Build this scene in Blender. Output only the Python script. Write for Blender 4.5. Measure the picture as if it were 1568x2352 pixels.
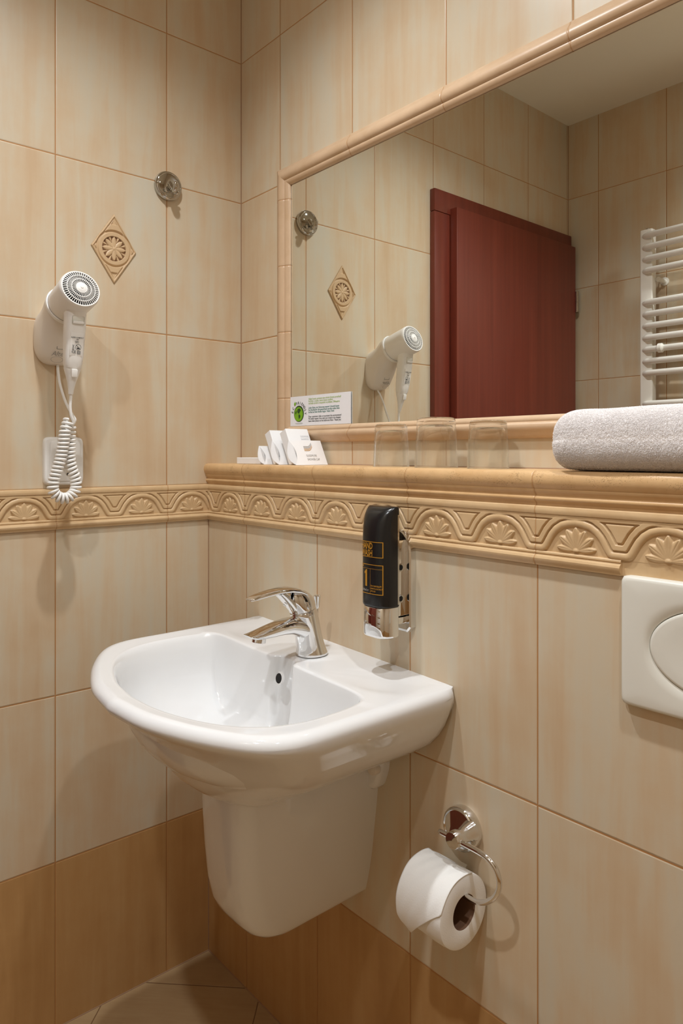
import bpy, bmesh, math, random
import numpy as np
from mathutils import Vector, Matrix
random.seed(7); rng = np.random.default_rng(11)
for o in list(bpy.data.objects): bpy.data.objects.remove(o)
scn = bpy.context.scene
COL = scn.collection
PI = math.pi

# ------------------------------------------------------------------ camera, light, exposure
cam_d = bpy.data.cameras.new('camera'); cam = bpy.data.objects.new('camera', cam_d); COL.objects.link(cam)
cam.location = (1.48801, -0.954754, 1.172898)
cam.rotation_euler = (PI/2, 0, 0.8615)
cam_d.sensor_fit = 'VERTICAL'; cam_d.sensor_height = 36
cam_d.lens = 1646.33*36/2352
cam_d.shift_y = -135.46/2352
cam_d.clip_start = 0.02
scn.camera = cam
scn.view_settings.view_transform = 'Standard'; scn.view_settings.look = 'None'
scn.view_settings.exposure = -0.06; scn.view_settings.gamma = 1; scn.view_settings.use_curve_mapping = False
w = bpy.data.worlds.new('world'); scn.world = w; w.use_nodes = True
w.node_tree.nodes['Background'].inputs[0].default_value = (1, .9, .78, 1)
w.node_tree.nodes['Background'].inputs[1].default_value = 0.05

ROOM_X, ROOM_Y, ROOM_Z = 2.25, -1.442, 2.40
D = -0.0905                        # front face of the ledge wall
LAMPS = [(0.575, -0.53), (1.40, -0.54), (1.02, -1.18)]  # the last one is an added fill to brighten the upright faces
LAMP_W = [44, 32, 46]
LAMP_COL = (0.935, 0.97, 1.0)

# ------------------------------------------------------------------ helpers
def lin(r, g, b):
    f = lambda c: (c/255/12.92) if c/255 <= .04045 else ((c/255+.055)/1.055)**2.4
    return (f(r), f(g), f(b), 1)

def new_mat(name):
    m = bpy.data.materials.new(name); m.use_nodes = True
    return m, m.node_tree, m.node_tree.nodes['Principled BSDF']

def pmat(name, col, rough=.5, metal=0, spec=.5, coat=0, trans=0, ior=1.45, bump=None, sss=0, sheen=0):
    m, nt, b = new_mat(name)
    b.inputs['Base Color'].default_value = col
    b.inputs['Roughness'].default_value = rough; b.inputs['Metallic'].default_value = metal
    b.inputs['Specular IOR Level'].default_value = spec; b.inputs['IOR'].default_value = ior
    b.inputs['Coat Weight'].default_value = coat; b.inputs['Transmission Weight'].default_value = trans
    if coat: b.inputs['Coat Roughness'].default_value = .04
    if sss:
        b.inputs['Subsurface Weight'].default_value = sss; b.inputs['Subsurface Radius'].default_value = (.01, .008, .006)
        b.inputs['Subsurface Scale'].default_value = .3
    if sheen: b.inputs['Sheen Weight'].default_value = sheen
    if bump:
        sc, st, di = bump
        n = nt.nodes.new('ShaderNodeTexNoise'); n.inputs['Scale'].default_value = sc; n.inputs['Detail'].default_value = 4
        g = nt.nodes.new('ShaderNodeNewGeometry'); nt.links.new(g.outputs['Position'], n.inputs['Vector'])
        bp = nt.nodes.new('ShaderNodeBump'); bp.inputs['Strength'].default_value = st; bp.inputs['Distance'].default_value = di
        nt.links.new(n.outputs['Fac'], bp.inputs['Height']); nt.links.new(bp.outputs['Normal'], b.inputs['Normal'])
    return m

class NB:
    """small node builder"""
    def __init__(s, nt): s.nt = nt
    def _in(s, sock, v):
        if isinstance(v, bpy.types.NodeSocket): s.nt.links.new(v, sock)
        else: sock.default_value = v
    def m(s, op, *a, clamp=False):
        n = s.nt.nodes.new('ShaderNodeMath'); n.operation = op; n.use_clamp = clamp
        for i, v in enumerate(a): s._in(n.inputs[i], v)
        return n.outputs[0]
    def mix(s, f, a, b, mode='MIX'):
        n = s.nt.nodes.new('ShaderNodeMix'); n.data_type = 'RGBA'; n.blend_type = mode
        s._in(n.inputs[0], f); s._in(n.inputs[6], a); s._in(n.inputs[7], b)
        return n.outputs[2]
    def noise(s, vec, scale, detail=3, rough=.5, dist=0):
        n = s.nt.nodes.new('ShaderNodeTexNoise'); s._in(n.inputs['Vector'], vec)
        n.inputs['Scale'].default_value = scale; n.inputs['Detail'].default_value = detail
        n.inputs['Roughness'].default_value = rough; n.inputs['Distortion'].default_value = dist
        return n.outputs['Fac']
    def xyz(s, x, y, z):
        n = s.nt.nodes.new('ShaderNodeCombineXYZ')
        for i, v in enumerate((x, y, z)): s._in(n.inputs[i], v)
        return n.outputs[0]
    def ramp(s, f, pts):
        n = s.nt.nodes.new('ShaderNodeValToRGB'); e = n.color_ramp.elements
        while len(e) < len(pts): e.new(.5)
        for i, (p, c) in enumerate(pts): e[i].position = p; e[i].color = c
        s._in(n.inputs[0], f); return n.outputs[0]
    def smooth(s, v, a, b):
        n = s.nt.nodes.new('ShaderNodeMapRange'); n.interpolation_type = 'SMOOTHSTEP'
        s._in(n.inputs[0], v); n.inputs[1].default_value = a; n.inputs[2].default_value = b
        return n.outputs[0]
    def white(s, vec):
        n = s.nt.nodes.new('ShaderNodeTexWhiteNoise'); n.noise_dimensions = '3D'; s._in(n.inputs['Vector'], vec)
        return n.outputs['Value']

TW = 0.24735
GROUT = lin(178, 128, 78)
def tile_mat(name, axis, off, seed, floor=False):
    m, nt, b = new_mat(name); q = NB(nt)
    g = nt.nodes.new('ShaderNodeNewGeometry')
    s = nt.nodes.new('ShaderNodeSeparateXYZ'); nt.links.new(g.outputs['Position'], s.inputs[0])
    X, Y, Z = s.outputs
    if floor:
        u = q.m('DIVIDE', q.m('SUBTRACT', q.m('SUBTRACT', X, Y), .25), .468)
        v = q.m('DIVIDE', q.m('SUBTRACT', q.m('ADD', X, Y), .118), .468)
        su = sv = .331; low = 1.0
        a = u; zz = v
    else:
        a = X if axis == 'X' else Y
        u = q.m('DIVIDE', q.m('SUBTRACT', a, off), TW)
        up = q.m('GREATER_THAN', Z, 1.06)
        v1 = q.m('DIVIDE', q.m('SUBTRACT', Z, .338), .34); v2 = q.m('DIVIDE', q.m('SUBTRACT', Z, 1.0994), .341)
        v = q.m('ADD', q.m('MULTIPLY', v1, q.m('SUBTRACT', 1.0, up)), q.m('MULTIPLY', q.m('ADD', v2, 20.0), up))
        su, sv = TW, .34
        low = q.m('LESS_THAN', Z, .338)
        zz = Z
    dist = lambda t, sz: q.m('MULTIPLY', q.m('ABSOLUTE', q.m('SUBTRACT', q.m('FRACT', q.m('ADD', t, .5)), .5)), sz)
    du, dv = dist(u, su), dist(v, sv)
    dm = q.m('MINIMUM', du, dv)
    grout = q.smooth(dm, .0013, .0008)
    iu, iv = q.m('FLOOR', u), q.m('FLOOR', v)
    rnd = q.white(q.xyz(iu, iv, float(seed)))
    rnd2 = q.white(q.xyz(iv, iu, float(seed)+5.3))
    if floor: vec = q.xyz(q.m('MULTIPLY', u, 3.0), q.m('MULTIPLY', v, 1.2), q.m('MULTIPLY', rnd, 30.0))
    else: vec = q.xyz(q.m('ADD', q.m('MULTIPLY', a, 17.0), q.m('MULTIPLY', rnd, 50.0)), q.m('MULTIPLY', Z, 1.5), q.m('MULTIPLY', rnd2, 30.0))
    n1 = q.noise(vec, 1.0, 4, .55, .6)
    vec2 = q.xyz(q.m('ADD', q.m('MULTIPLY', a, 34.0), q.m('MULTIPLY', rnd2, 50.0)), q.m('MULTIPLY', zz, 2.4), q.m('MULTIPLY', rnd, 17.0))
    n2 = q.noise(vec2, 1.0, 3, .6, .5)
    n3 = q.noise(g.outputs['Position'], 9.0, 4, .6)
    f = q.m('ADD', q.m('MULTIPLY', n1, .46), q.m('ADD', q.m('MULTIPLY', n2, .26), q.m('MULTIPLY', n3, .28)))
    f = q.m('ADD', f, q.m('MULTIPLY', q.m('SUBTRACT', rnd, .5), .045))
    cream = q.ramp(f, [(.36, lin(*TILE_C[0])), (.46, lin(*TILE_C[1])), (.54, lin(*TILE_C[2])), (.66, lin(*TILE_C[3]))])
    ochre = q.ramp(f, [(.34, lin(*TILE_O[0])), (.48, lin(*TILE_O[1])), (.64, lin(*TILE_O[2]))])
    if floor: col = q.ramp(f, [(.34, lin(*TILE_F[0])), (.5, lin(*TILE_F[1])), (.66, lin(*TILE_F[2]))])
    else: col = q.mix(low, cream, ochre)
    col = q.mix(grout, col, GROUT if not floor else lin(120, 88, 58))
    nt.links.new(col, b.inputs['Base Color'])
    rr = q.m('ADD', q.m('MULTIPLY', grout, .4), .33)
    nt.links.new(rr, b.inputs['Roughness'])
    b.inputs['Specular IOR Level'].default_value = .38
    h = q.m('ADD', q.m('MULTIPLY', q.smooth(dm, .0005, .0030), 1.0), q.m('ADD', q.m('MULTIPLY', q.noise(g.outputs['Position'], 22.0, 4, .5), .22), q.m('MULTIPLY', n2, .1)))
    bp = nt.nodes.new('ShaderNodeBump'); bp.inputs['Strength'].default_value = .55; bp.inputs['Distance'].default_value = .0012
    nt.links.new(h, bp.inputs['Height']); nt.links.new(bp.outputs['Normal'], b.inputs['Normal'])
    return m

def trim_mat(name, axis, off, seed, base, dark, pits=0, period=TW, joint=True):
    """glazed ceramic moulding: seams every tile, slow tone drift, optional pitting"""
    m, nt, b = new_mat(name); q = NB(nt)
    g = nt.nodes.new('ShaderNodeNewGeometry')
    s = nt.nodes.new('ShaderNodeSeparateXYZ'); nt.links.new(g.outputs['Position'], s.inputs[0])
    a = s.outputs['XYZ'.index(axis)]
    P = g.outputs['Position']
    n1 = q.noise(P, 14, 4, .6, .5); n2 = q.noise(P, 60, 3, .6)
    f = q.m('ADD', q.m('MULTIPLY', n1, .7), q.m('MULTIPLY', n2, .3))
    col = q.ramp(f, [(.3, dark), (.52, base), (.72, tuple(min(1, c*1.08) for c in base[:3])+(1,))])
    h = q.m('MULTIPLY', q.noise(P, 70, 2, .5), .12)
    if pits:
        wob = q.m('MULTIPLY', q.noise(P, 240, 2, .6), .010)
        sv = q.xyz(q.m('ADD', s.outputs[0], wob), q.m('SUBTRACT', s.outputs[1], wob), q.m('ADD', s.outputs[2], wob))
        vo = nt.nodes.new('ShaderNodeTexVoronoi'); vo.inputs['Scale'].default_value = 400; nt.links.new(sv, vo.inputs['Vector']); pn = vo.outputs['Distance']
        pn2 = q.noise(sv, 28, 2, .5)
        pm = q.smooth(q.m('ADD', pn, q.m('MULTIPLY', q.m('SUBTRACT', .56, pn2), 1.5)), .34, .22)
        if pits > 1: pm = q.m('MULTIPLY', pm, q.smooth(s.outputs[2], 1.122, 1.132))
        col = q.mix(q.m('MULTIPLY', pm, .6), col, lin(170, 132, 84))
        h = q.m('SUBTRACT', h, q.m('MULTIPLY', pm, .8))
    if joint:
        u = q.m('DIVIDE', q.m('SUBTRACT', a, off), period)
        dj = q.m('MULTIPLY', q.m('ABSOLUTE', q.m('SUBTRACT', q.m('FRACT', q.m('ADD', u, .5)), .5)), period)
        jm = q.smooth(dj, .0011, .0005)
        col = q.mix(q.m('MULTIPLY', jm, .7), col, GROUT)
        h = q.m('ADD', h, q.smooth(dj, .0003, .0028))
    nt.links.new(col, b.inputs['Base Color'])
    b.inputs['Roughness'].default_value = .36; b.inputs['Specular IOR Level'].default_value = .42
    bp = nt.nodes.new('ShaderNodeBump'); bp.inputs['Strength'].default_value = .6; bp.inputs['Distance'].default_value = .001
    nt.links.new(h, bp.inputs['Height']); nt.links.new(bp.outputs['Normal'], b.inputs['Normal'])
    return m

# ---- object helpers: every mesh is written in world coordinates, parents subtract their origin
def orig(p):
    v = Vector((0, 0, 0))
    while p: v += p.location; p = p.parent
    return v
def link(name, me, mat=None, parent=None, smooth=True, angle=None):
    o = bpy.data.objects.new(name, me); COL.objects.link(o)
    if mat: me.materials.append(mat)
    if smooth: me.polygons.foreach_set('use_smooth', [True]*len(me.polygons))
    if smooth and angle: me.set_sharp_from_angle(angle=math.radians(angle))
    if parent:
        me.transform(Matrix.Translation(-orig(parent))); o.parent = parent
    return o
def mesh(name, V, F, mat=None, parent=None, smooth=True, angle=40):
    me = bpy.data.meshes.new(name); me.from_pydata([tuple(map(float, v)) for v in V], [], [tuple(map(int, f)) for f in F]); me.update()
    return link(name, me, mat, parent, smooth, angle)
def from_bm(name, bm, mat=None, parent=None, smooth=True, angle=40):
    bmesh.ops.recalc_face_normals(bm, faces=bm.faces)
    me = bpy.data.meshes.new(name); bm.to_mesh(me); bm.free()
    return link(name, me, mat, parent, smooth, angle)
def thing(name, loc, label, cat, group=None):
    o = bpy.data.objects.new(name, None); COL.objects.link(o); o.location = loc
    o.empty_display_size = .02
    return tag(o, label, cat, group)
def tag(o, label, cat, group=None, kind=None):
    o['label'] = label; o['category'] = cat
    if group: o['group'] = group
    if kind: o['kind'] = kind
    return o
def struct(o): o['kind'] = 'structure'; return o
def rebase(o, loc):
    """put the origin of a single-mesh thing at its base"""
    o.data.transform(Matrix.Translation(-Vector(loc))); o.location = loc; return o

def bm_box(bm, x0, x1, y0, y1, z0, z1, bev=0, seg=2):
    r = bmesh.ops.create_cube(bm, size=1)
    bmesh.ops.scale(bm, vec=(x1-x0, y1-y0, z1-z0), verts=r['verts'])
    bmesh.ops.translate(bm, vec=((x0+x1)/2, (y0+y1)/2, (z0+z1)/2), verts=r['verts'])
    if bev:
        ed = list({e for v in r['verts'] for e in v.link_edges})
        bmesh.ops.bevel(bm, geom=ed, offset=bev, segments=seg, profile=.6, affect='EDGES')
def box(name, x0, x1, y0, y1, z0, z1, mat, parent=None, bev=0, seg=2):
    bm = bmesh.new(); bm_box(bm, x0, x1, y0, y1, z0, z1, bev, seg)
    return from_bm(name, bm, mat, parent, True, 40)

def loft_vf(rings, cap0=True, cap1=True, closed=True, base=0):
    n = len(rings[0]); V = [p for r in rings for p in r]; F = []
    for i in range(len(rings)-1):
        for j in range(n if closed else n-1):
            k = (j+1) % n
            F.append((base+i*n+j, base+i*n+k, base+(i+1)*n+k, base+(i+1)*n+j))
    if cap0: F.append(tuple(base+j for j in reversed(range(n))))
    if cap1: F.append(tuple(base+(len(rings)-1)*n+j for j in range(n)))
    return V, F
def loft(name, rings, mat, parent=None, cap0=True, cap1=True, closed=True, angle=40):
    V, F = loft_vf(rings, cap0, cap1, closed)
    bm = bmesh.new(); vs = [bm.verts.new(v) for v in V]
    for f in F:
        try: bm.faces.new([vs[i] for i in f])
        except ValueError: pass
    return from_bm(name, bm, mat, parent, True, angle)

def frame_of(d):
    d = Vector(d).normalized(); up = Vector((0, 0, 1)) if abs(d.z) < .95 else Vector((0, 1, 0))
    a = d.cross(up).normalized(); b = a.cross(d).normalized()
    return a, b, d
def lathe_vf(prof, o, d, n=48, base=0):
    """prof: list of (radius, distance along d)"""
    a, b, d = frame_of(d); o = Vector(o); rings = []
    for r, t in prof:
        rings.append([o + d*t + a*(r*math.cos(2*PI*i/n)) + b*(r*math.sin(2*PI*i/n)) for i in range(n)])
    return rings
def lathe(name, prof, o, d, mat, parent=None, n=48, cap0=True, cap1=True, angle=35):
    return loft(name, lathe_vf(prof, o, d, n), mat, parent, cap0, cap1, True, angle)

def catmull(P, n=8, closed=False):
    P = [np.array(p, float) for p in P]; out = []
    N = len(P); rngi = range(N) if closed else range(N-1)
    for i in rngi:
        p0 = P[(i-1) % N] if (closed or i > 0) else P[0]*2-P[1]
        p1 = P[i]; p2 = P[(i+1) % N]
        p3 = P[(i+2) % N] if (closed or i+2 < N) else P[-1]*2-P[-2]
        for k in range(n):
            t = k/n
            out.append(.5*((2*p1)+(-p0+p2)*t+(2*p0-5*p1+4*p2-p3)*t*t+(-p0+3*p1-3*p2+p3)*t**3))
    if not closed: out.append(P[-1])
    return out
def tube_rings(path, r, n=12, end_round=False):
    P = [Vector(p) for p in path]; rings = []
    t = (P[1]-P[0]).normalized(); a, b, _ = frame_of(t)
    R = r if hasattr(r, '__len__') else [r]*len(P)
    for i, p in enumerate(P):
        t2 = (P[min(i+1, len(P)-1)]-P[max(i-1, 0)]).normalized()
        q = t.rotation_difference(t2); a = q @ a; b = q @ b; t = t2
        rings.append([p + a*(R[i]*math.cos(2*PI*k/n)) + b*(R[i]*math.sin(2*PI*k/n)) for k in range(n)])
    if end_round:
        def capr(c, t, ring0, s):
            out = []
            for ang in (30, 60, 82):
                k = math.cos(math.radians(ang)); h = math.sin(math.radians(ang))*(ring0[0]-c).length
                out.append([c + (v-c)*k + t*s*h for v in ring0])
            return out
        t0 = (P[1]-P[0]).normalized(); t1 = (P[-1]-P[-2]).normalized()
        rings = capr(P[0], t0, rings[0], -1)[::-1] + rings + capr(P[-1], t1, rings[-1], 1)
    return rings
def tube(name, path, r, mat, parent=None, n=12, end_round=True):
    return loft(name, tube_rings(path, r, n, end_round), mat, parent)
def add_loft(bm, rings, cap0=True, cap1=True):
    V, F = loft_vf(rings, cap0, cap1); vs = [bm.verts.new(v) for v in V]
    for f in F:
        try: bm.faces.new([vs[i] for i in f])
        except ValueError: pass
def srect(hw, hh, e, n=48, cx=0, cy=0):
    """superellipse outline"""
    out = []
    for i in range(n):
        t = 2*PI*i/n; c, s = math.cos(t), math.sin(t)
        out.append((cx+hw*math.copysign(abs(c)**(2/e), c), cy+hh*math.copysign(abs(s)**(2/e), s)))
    return out
def prect(hw, hh, e, n=160):
    """superellipse sampled at even polar angles, so rings of different shape line up"""
    out = []
    for i in range(n):
        t = 2*PI*(i+.5)/n; c, s = math.cos(t), math.sin(t)
        r = (abs(c/hw)**e+abs(s/hh)**e)**(-1/e); out.append((r*c, r*s))
    return out
def sweep_profile(name, prof, fn, s0, s1, mat, parent=None, steps=2, angle=30, caps=True):
    """prof = list of 2D points, fn(s, a, b) -> point; prism from s0 to s1"""
    rings = [[fn(s0+(s1-s0)*i/(steps-1), a, b) for a, b in prof] for i in range(steps)]
    return loft(name, rings, mat, parent, caps, caps, True, angle)
def heightfield(name, nu, nv, fn, mat, parent=None, keep=None):
    """fn(U,V arrays in 0..1)->(N,3)"""
    U, V = np.meshgrid(np.linspace(0, 1, nu), np.linspace(0, 1, nv))
    P = fn(U.ravel(), V.ravel())
    idx = np.arange(nu*nv).reshape(nv, nu)
    F = np.stack([idx[:-1, :-1], idx[:-1, 1:], idx[1:, 1:], idx[1:, :-1]], -1).reshape(-1, 4)
    if keep is not None:
        k = keep(U.ravel(), V.ravel()); F = F[k[F].all(1)]
    me = bpy.data.meshes.new(name); me.from_pydata(P.tolist(), [], F.tolist()); me.update()
    return link(name, me, mat, parent, True, None)
def text(name, body, size, mat, parent, fn, align='LEFT', squeeze=1.0, bold=0, spacing=1.0):
    """flat lettering mapped on a surface: fn(x, y) -> world point"""
    cu = bpy.data.curves.new('t', 'FONT'); cu.body = body; cu.size = size; cu.align_x = align
    cu.resolution_u = 2; cu.offset = bold; cu.space_character = spacing
    to = bpy.data.objects.new('t', cu); COL.objects.link(to)
    dg = bpy.context.evaluated_depsgraph_get(); me = bpy.data.meshes.new_from_object(to.evaluated_get(dg))
    bpy.data.objects.remove(to); bpy.data.curves.remove(cu)
    me.name = name; me.materials.clear()
    for v in me.vertices: v.co = Vector(fn(v.co.x*squeeze, v.co.y))
    return link(name, me, mat, parent, False)
def join_meshes(name, objs):
    """merge helper meshes of one part into the first (same parent)"""
    bm = bmesh.new()
    for o in objs: bm.from_mesh(o.data)
    tgt = objs[0]; bm.to_mesh(tgt.data); bm.free()
    for o in objs[1:]: bpy.data.objects.remove(o)
    tgt.name = name; return tgt

# ------------------------------------------------------------------ materials
TILE_C = [(205, 178, 145), (209, 187, 157), (210, 195, 170), (207, 199, 180)]
TILE_O = [(178, 136, 86), (189, 148, 97), (197, 160, 111)]
TILE_F = [(166, 138, 102), (178, 150, 112), (186, 160, 122)]
X1 = .1617; Y1 = -.1985
m_tileL = tile_mat('tile_left', 'Y', Y1, 1)
m_tileB = tile_mat('tile_back', 'X', X1, 2)
m_tileG = tile_mat('tile_ledge', 'X', X1, 3)
m_tileF = tile_mat('tile_front', 'X', .123, 4)
m_tileR = tile_mat('tile_right', 'Y', Y1, 5)
m_floor = tile_mat('tile_floor', 'X', 0, 6, floor=True)
m_nose = trim_mat('trim_nose', 'X', X1, 1, lin(214, 176, 128), lin(204, 162, 112), pits=2)
m_borderR = trim_mat('trim_border_x', 'X', X1, 2, lin(212, 181, 139), lin(204, 169, 125))
m_borderL = trim_mat('trim_border_y', 'Y', Y1, 2, lin(212, 181, 139), lin(204, 169, 125))
m_frX = trim_mat('frame_x', 'X', X1, 3, lin(206, 176, 144), lin(199, 167, 132))
m_frZ = trim_mat('frame_z', 'Z', 1.2945, 3, lin(206, 176, 144), lin(199, 167, 132), period=.148)
m_motif = pmat('motif', lin(206, 176, 138), .4, spec=.4)
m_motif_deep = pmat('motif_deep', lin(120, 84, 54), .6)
m_plaster = pmat('ceiling_paint', lin(238, 232, 216), .85, bump=(60, .08, .001))
m_cer = pmat('white_ceramic', lin(232, 232, 232), .07, spec=.5, coat=.4)
m_chrome = pmat('chrome', (.80, .80, .80, 1), .035, metal=1)
m_chromed = pmat('chrome_dull', (.52, .51, .48, 1), .06, metal=1)
m_steel = pmat('brushed_nickel', (.56, .54, .5, 1), .16, metal=1)
m_white = pmat('white_plastic', lin(232, 224, 214), .32, spec=.45)
m_white2 = pmat('white_plastic_bright', lin(240, 238, 234), .28, spec=.45)
m_plate = pmat('flush_plastic', lin(226, 224, 214), .3, spec=.45)
m_dark = pmat('dark_void', (.008, .007, .006, 1), .7)
m_black = pmat('black_gloss', (.012, .012, .012, 1), .22, spec=.5)
m_gold = pmat('gold_print', lin(216, 160, 60), .3, metal=.55)
m_ink = pmat('dark_ink', (.03, .03, .03, 1), .6)
m_greyink = pmat('grey_ink', lin(150, 146, 140), .6)
m_mirror = pmat('mirror_silver', (.86, .87, .83, 1), .0, metal=1)
m_glass = pmat('clear_glass', (.96, .985, .97, 1), .0, trans=1, ior=1.48)
def thin_glass():
    m = bpy.data.materials.new('thin_clear_glass'); m.use_nodes = True; nt = m.node_tree; nt.nodes.clear()
    out = nt.nodes.new('ShaderNodeOutputMaterial'); tr = nt.nodes.new('ShaderNodeBsdfTransparent'); gl = nt.nodes.new('ShaderNodeBsdfGlass'); gl.inputs['IOR'].default_value = 1.46; gl.inputs['Color'].default_value = (.985, .995, .99, 1)
    tr.inputs[0].default_value = (.99, .995, .992, 1); gl.inputs['Roughness'].default_value = .01
    lw = nt.nodes.new('ShaderNodeLayerWeight'); lw.inputs['Blend'].default_value = .5; q = NB(nt); mx = nt.nodes.new('ShaderNodeMixShader')
    nt.links.new(q.m('ADD', .20, q.m('MULTIPLY', q.smooth(lw.outputs['Facing'], .55, .95), .70)), mx.inputs[0]); nt.links.new(tr.outputs[0], mx.inputs[1]); nt.links.new(gl.outputs[0], mx.inputs[2])
    nt.links.new(mx.outputs[0], out.inputs['Surface']); return m
m_glassthin = thin_glass()
m_card = pmat('white_card', lin(238, 238, 242), .55)
m_cardboard = pmat('white_carton', lin(243, 242, 242), .5)
m_radiator = pmat('radiator_enamel', lin(238, 234, 226), .25, spec=.5)
m_paper = pmat('tissue_paper', lin(244, 243, 240), .95, spec=.1, bump=(420, .35, .0006), sheen=.2)
m_paperin = pmat('cardboard_core', lin(120, 88, 66), .85)
m_towel = pmat('terry_cotton', lin(250, 247, 246), 1.0, spec=.0, bump=(380, .5, .002))
def pile_mat():
    m, nt, b = new_mat('terry_loops'); q = NB(nt)
    b.inputs['Base Color'].default_value = lin(252, 249, 248); b.inputs['Roughness'].default_value = 1; b.inputs['Specular IOR Level'].default_value = 0
    t = nt.nodes.new('ShaderNodeBsdfTranslucent'); t.inputs[0].default_value = lin(252, 249, 248); mx = nt.nodes.new('ShaderNodeMixShader'); mx.inputs[0].default_value = .45
    nt.links.new(b.outputs[0], mx.inputs[1]); nt.links.new(t.outputs[0], mx.inputs[2]); nt.links.new(mx.outputs[0], nt.nodes['Material Output'].inputs['Surface'])
    return m
m_pile = pile_mat()
m_green = pmat('leaf_green', lin(122, 176, 34), .4)
m_dgreen = pmat('dark_green', lin(38, 74, 30), .4)
m_olive = pmat('olive_ink', lin(160, 186, 96), .6)
m_teal = pmat('teal_ink', lin(26, 112, 100), .6)
m_shadowgrey = pmat('soft_grey_print', lin(196, 198, 200), .6)
m_grout = pmat('grout_line', lin(158, 126, 98), .8)
def wood_mat():
    m, nt, b = new_mat('mahogany'); q = NB(nt)
    g = nt.nodes.new('ShaderNodeNewGeometry'); s = nt.nodes.new('ShaderNodeSeparateXYZ'); nt.links.new(g.outputs['Position'], s.inputs[0])
    v = q.xyz(q.m('MULTIPLY', s.outputs[0], 60.0), q.m('MULTIPLY', s.outputs[1], 60.0), q.m('MULTIPLY', s.outputs[2], 1.6))
    n = q.noise(v, 1.0, 5, .6, .3); n2 = q.noise(v, .14, 3, .5, .8)
    f = q.m('ADD', q.m('MULTIPLY', n, .6), q.m('MULTIPLY', n2, .4))
    nt.links.new(q.ramp(f, [(.3, lin(98, 40, 28)), (.5, lin(112, 48, 34)), (.7, lin(124, 56, 40))]), b.inputs['Base Color'])
    b.inputs['Roughness'].default_value = .34; b.inputs['Specular IOR Level'].default_value = .45
    return m
m_wood = wood_mat()
def emit_mat(name, col, st):
    m, nt, b = new_mat(name)
    b.inputs['Emission Color'].default_value = col+(1,); b.inputs['Emission Strength'].default_value = st
    b.inputs['Base Color'].default_value = (.9, .9, .9, 1)
    return m
m_lamp = emit_mat('lamp_glow', LAMP_COL, 60)

# ------------------------------------------------------------------ the room
struct(box('floor', -.1, ROOM_X+.1, ROOM_Y-.1, .1, -.1, 0, m_floor))
struct(box('ceiling', -.1, ROOM_X+.1, ROOM_Y-.1, .1, ROOM_Z, ROOM_Z+.1, m_plaster))
struct(box('wall_left', -.1, 0, ROOM_Y, .1, 0, ROOM_Z, m_tileL))
struct(box('wall_right', ROOM_X, ROOM_X+.1, ROOM_Y, .1, 0, ROOM_Z, m_tileR))
struct(box('wall_front', -.1, ROOM_X+.1, ROOM_Y-.1, ROOM_Y, 0, ROOM_Z, m_tileF))
# mirror opening in the wall above the ledge
MX0, MX1, MZ0, MZ1 = .203, 1.44, 1.232, 1.770
bm = bmesh.new()
for a in ((0, MX0, 1.14, ROOM_Z), (MX1, ROOM_X, 1.14, ROOM_Z), (MX0, MX1, 1.14, MZ0), (MX0, MX1, MZ1, ROOM_Z)):
    bm_box(bm, a[0], a[1], 0, .1, a[2], a[3])
struct(from_bm('wall_back', bm, m_tileB))
struct(box('wall_ledge', 0, ROOM_X, D, .1, 0, 1.14, m_tileG))

# ------------------------------------------------------------------ ledge nosing and mouldings
NT = 1.1485
nose = [(0.0005, NT), (D-.003, NT), (D-.0075, NT-.0010), (D-.0108, NT-.0040), (D-.0128, NT-.0085), (D-.0134, NT-.0130),
        (D-.0126, NT-.0180), (D-.0105, NT-.0225), (D-.0080, NT-.0252), (D-.0085, NT-.0275), (D-.0066, NT-.0300),
        (D-.0046, NT-.0325), (D-.0040, NT-.0345), (D-.0062, NT-.0355), (D-.0078, NT-.0378), (D-.0074, NT-.0405), (D-.0052, NT-.0425),
        (D-.0030, NT-.0445), (D-.0026, NT-.0485), (D+.01, NT-.0485), (D+.01, 1.14), (.0005, 1.14)]
nose = [(a, b) for a, b in nose]
struct(sweep_profile('trim_1', nose, lambda s, a, b: (s, a, b), 0, ROOM_X, m_nose, steps=2, angle=50))

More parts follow.
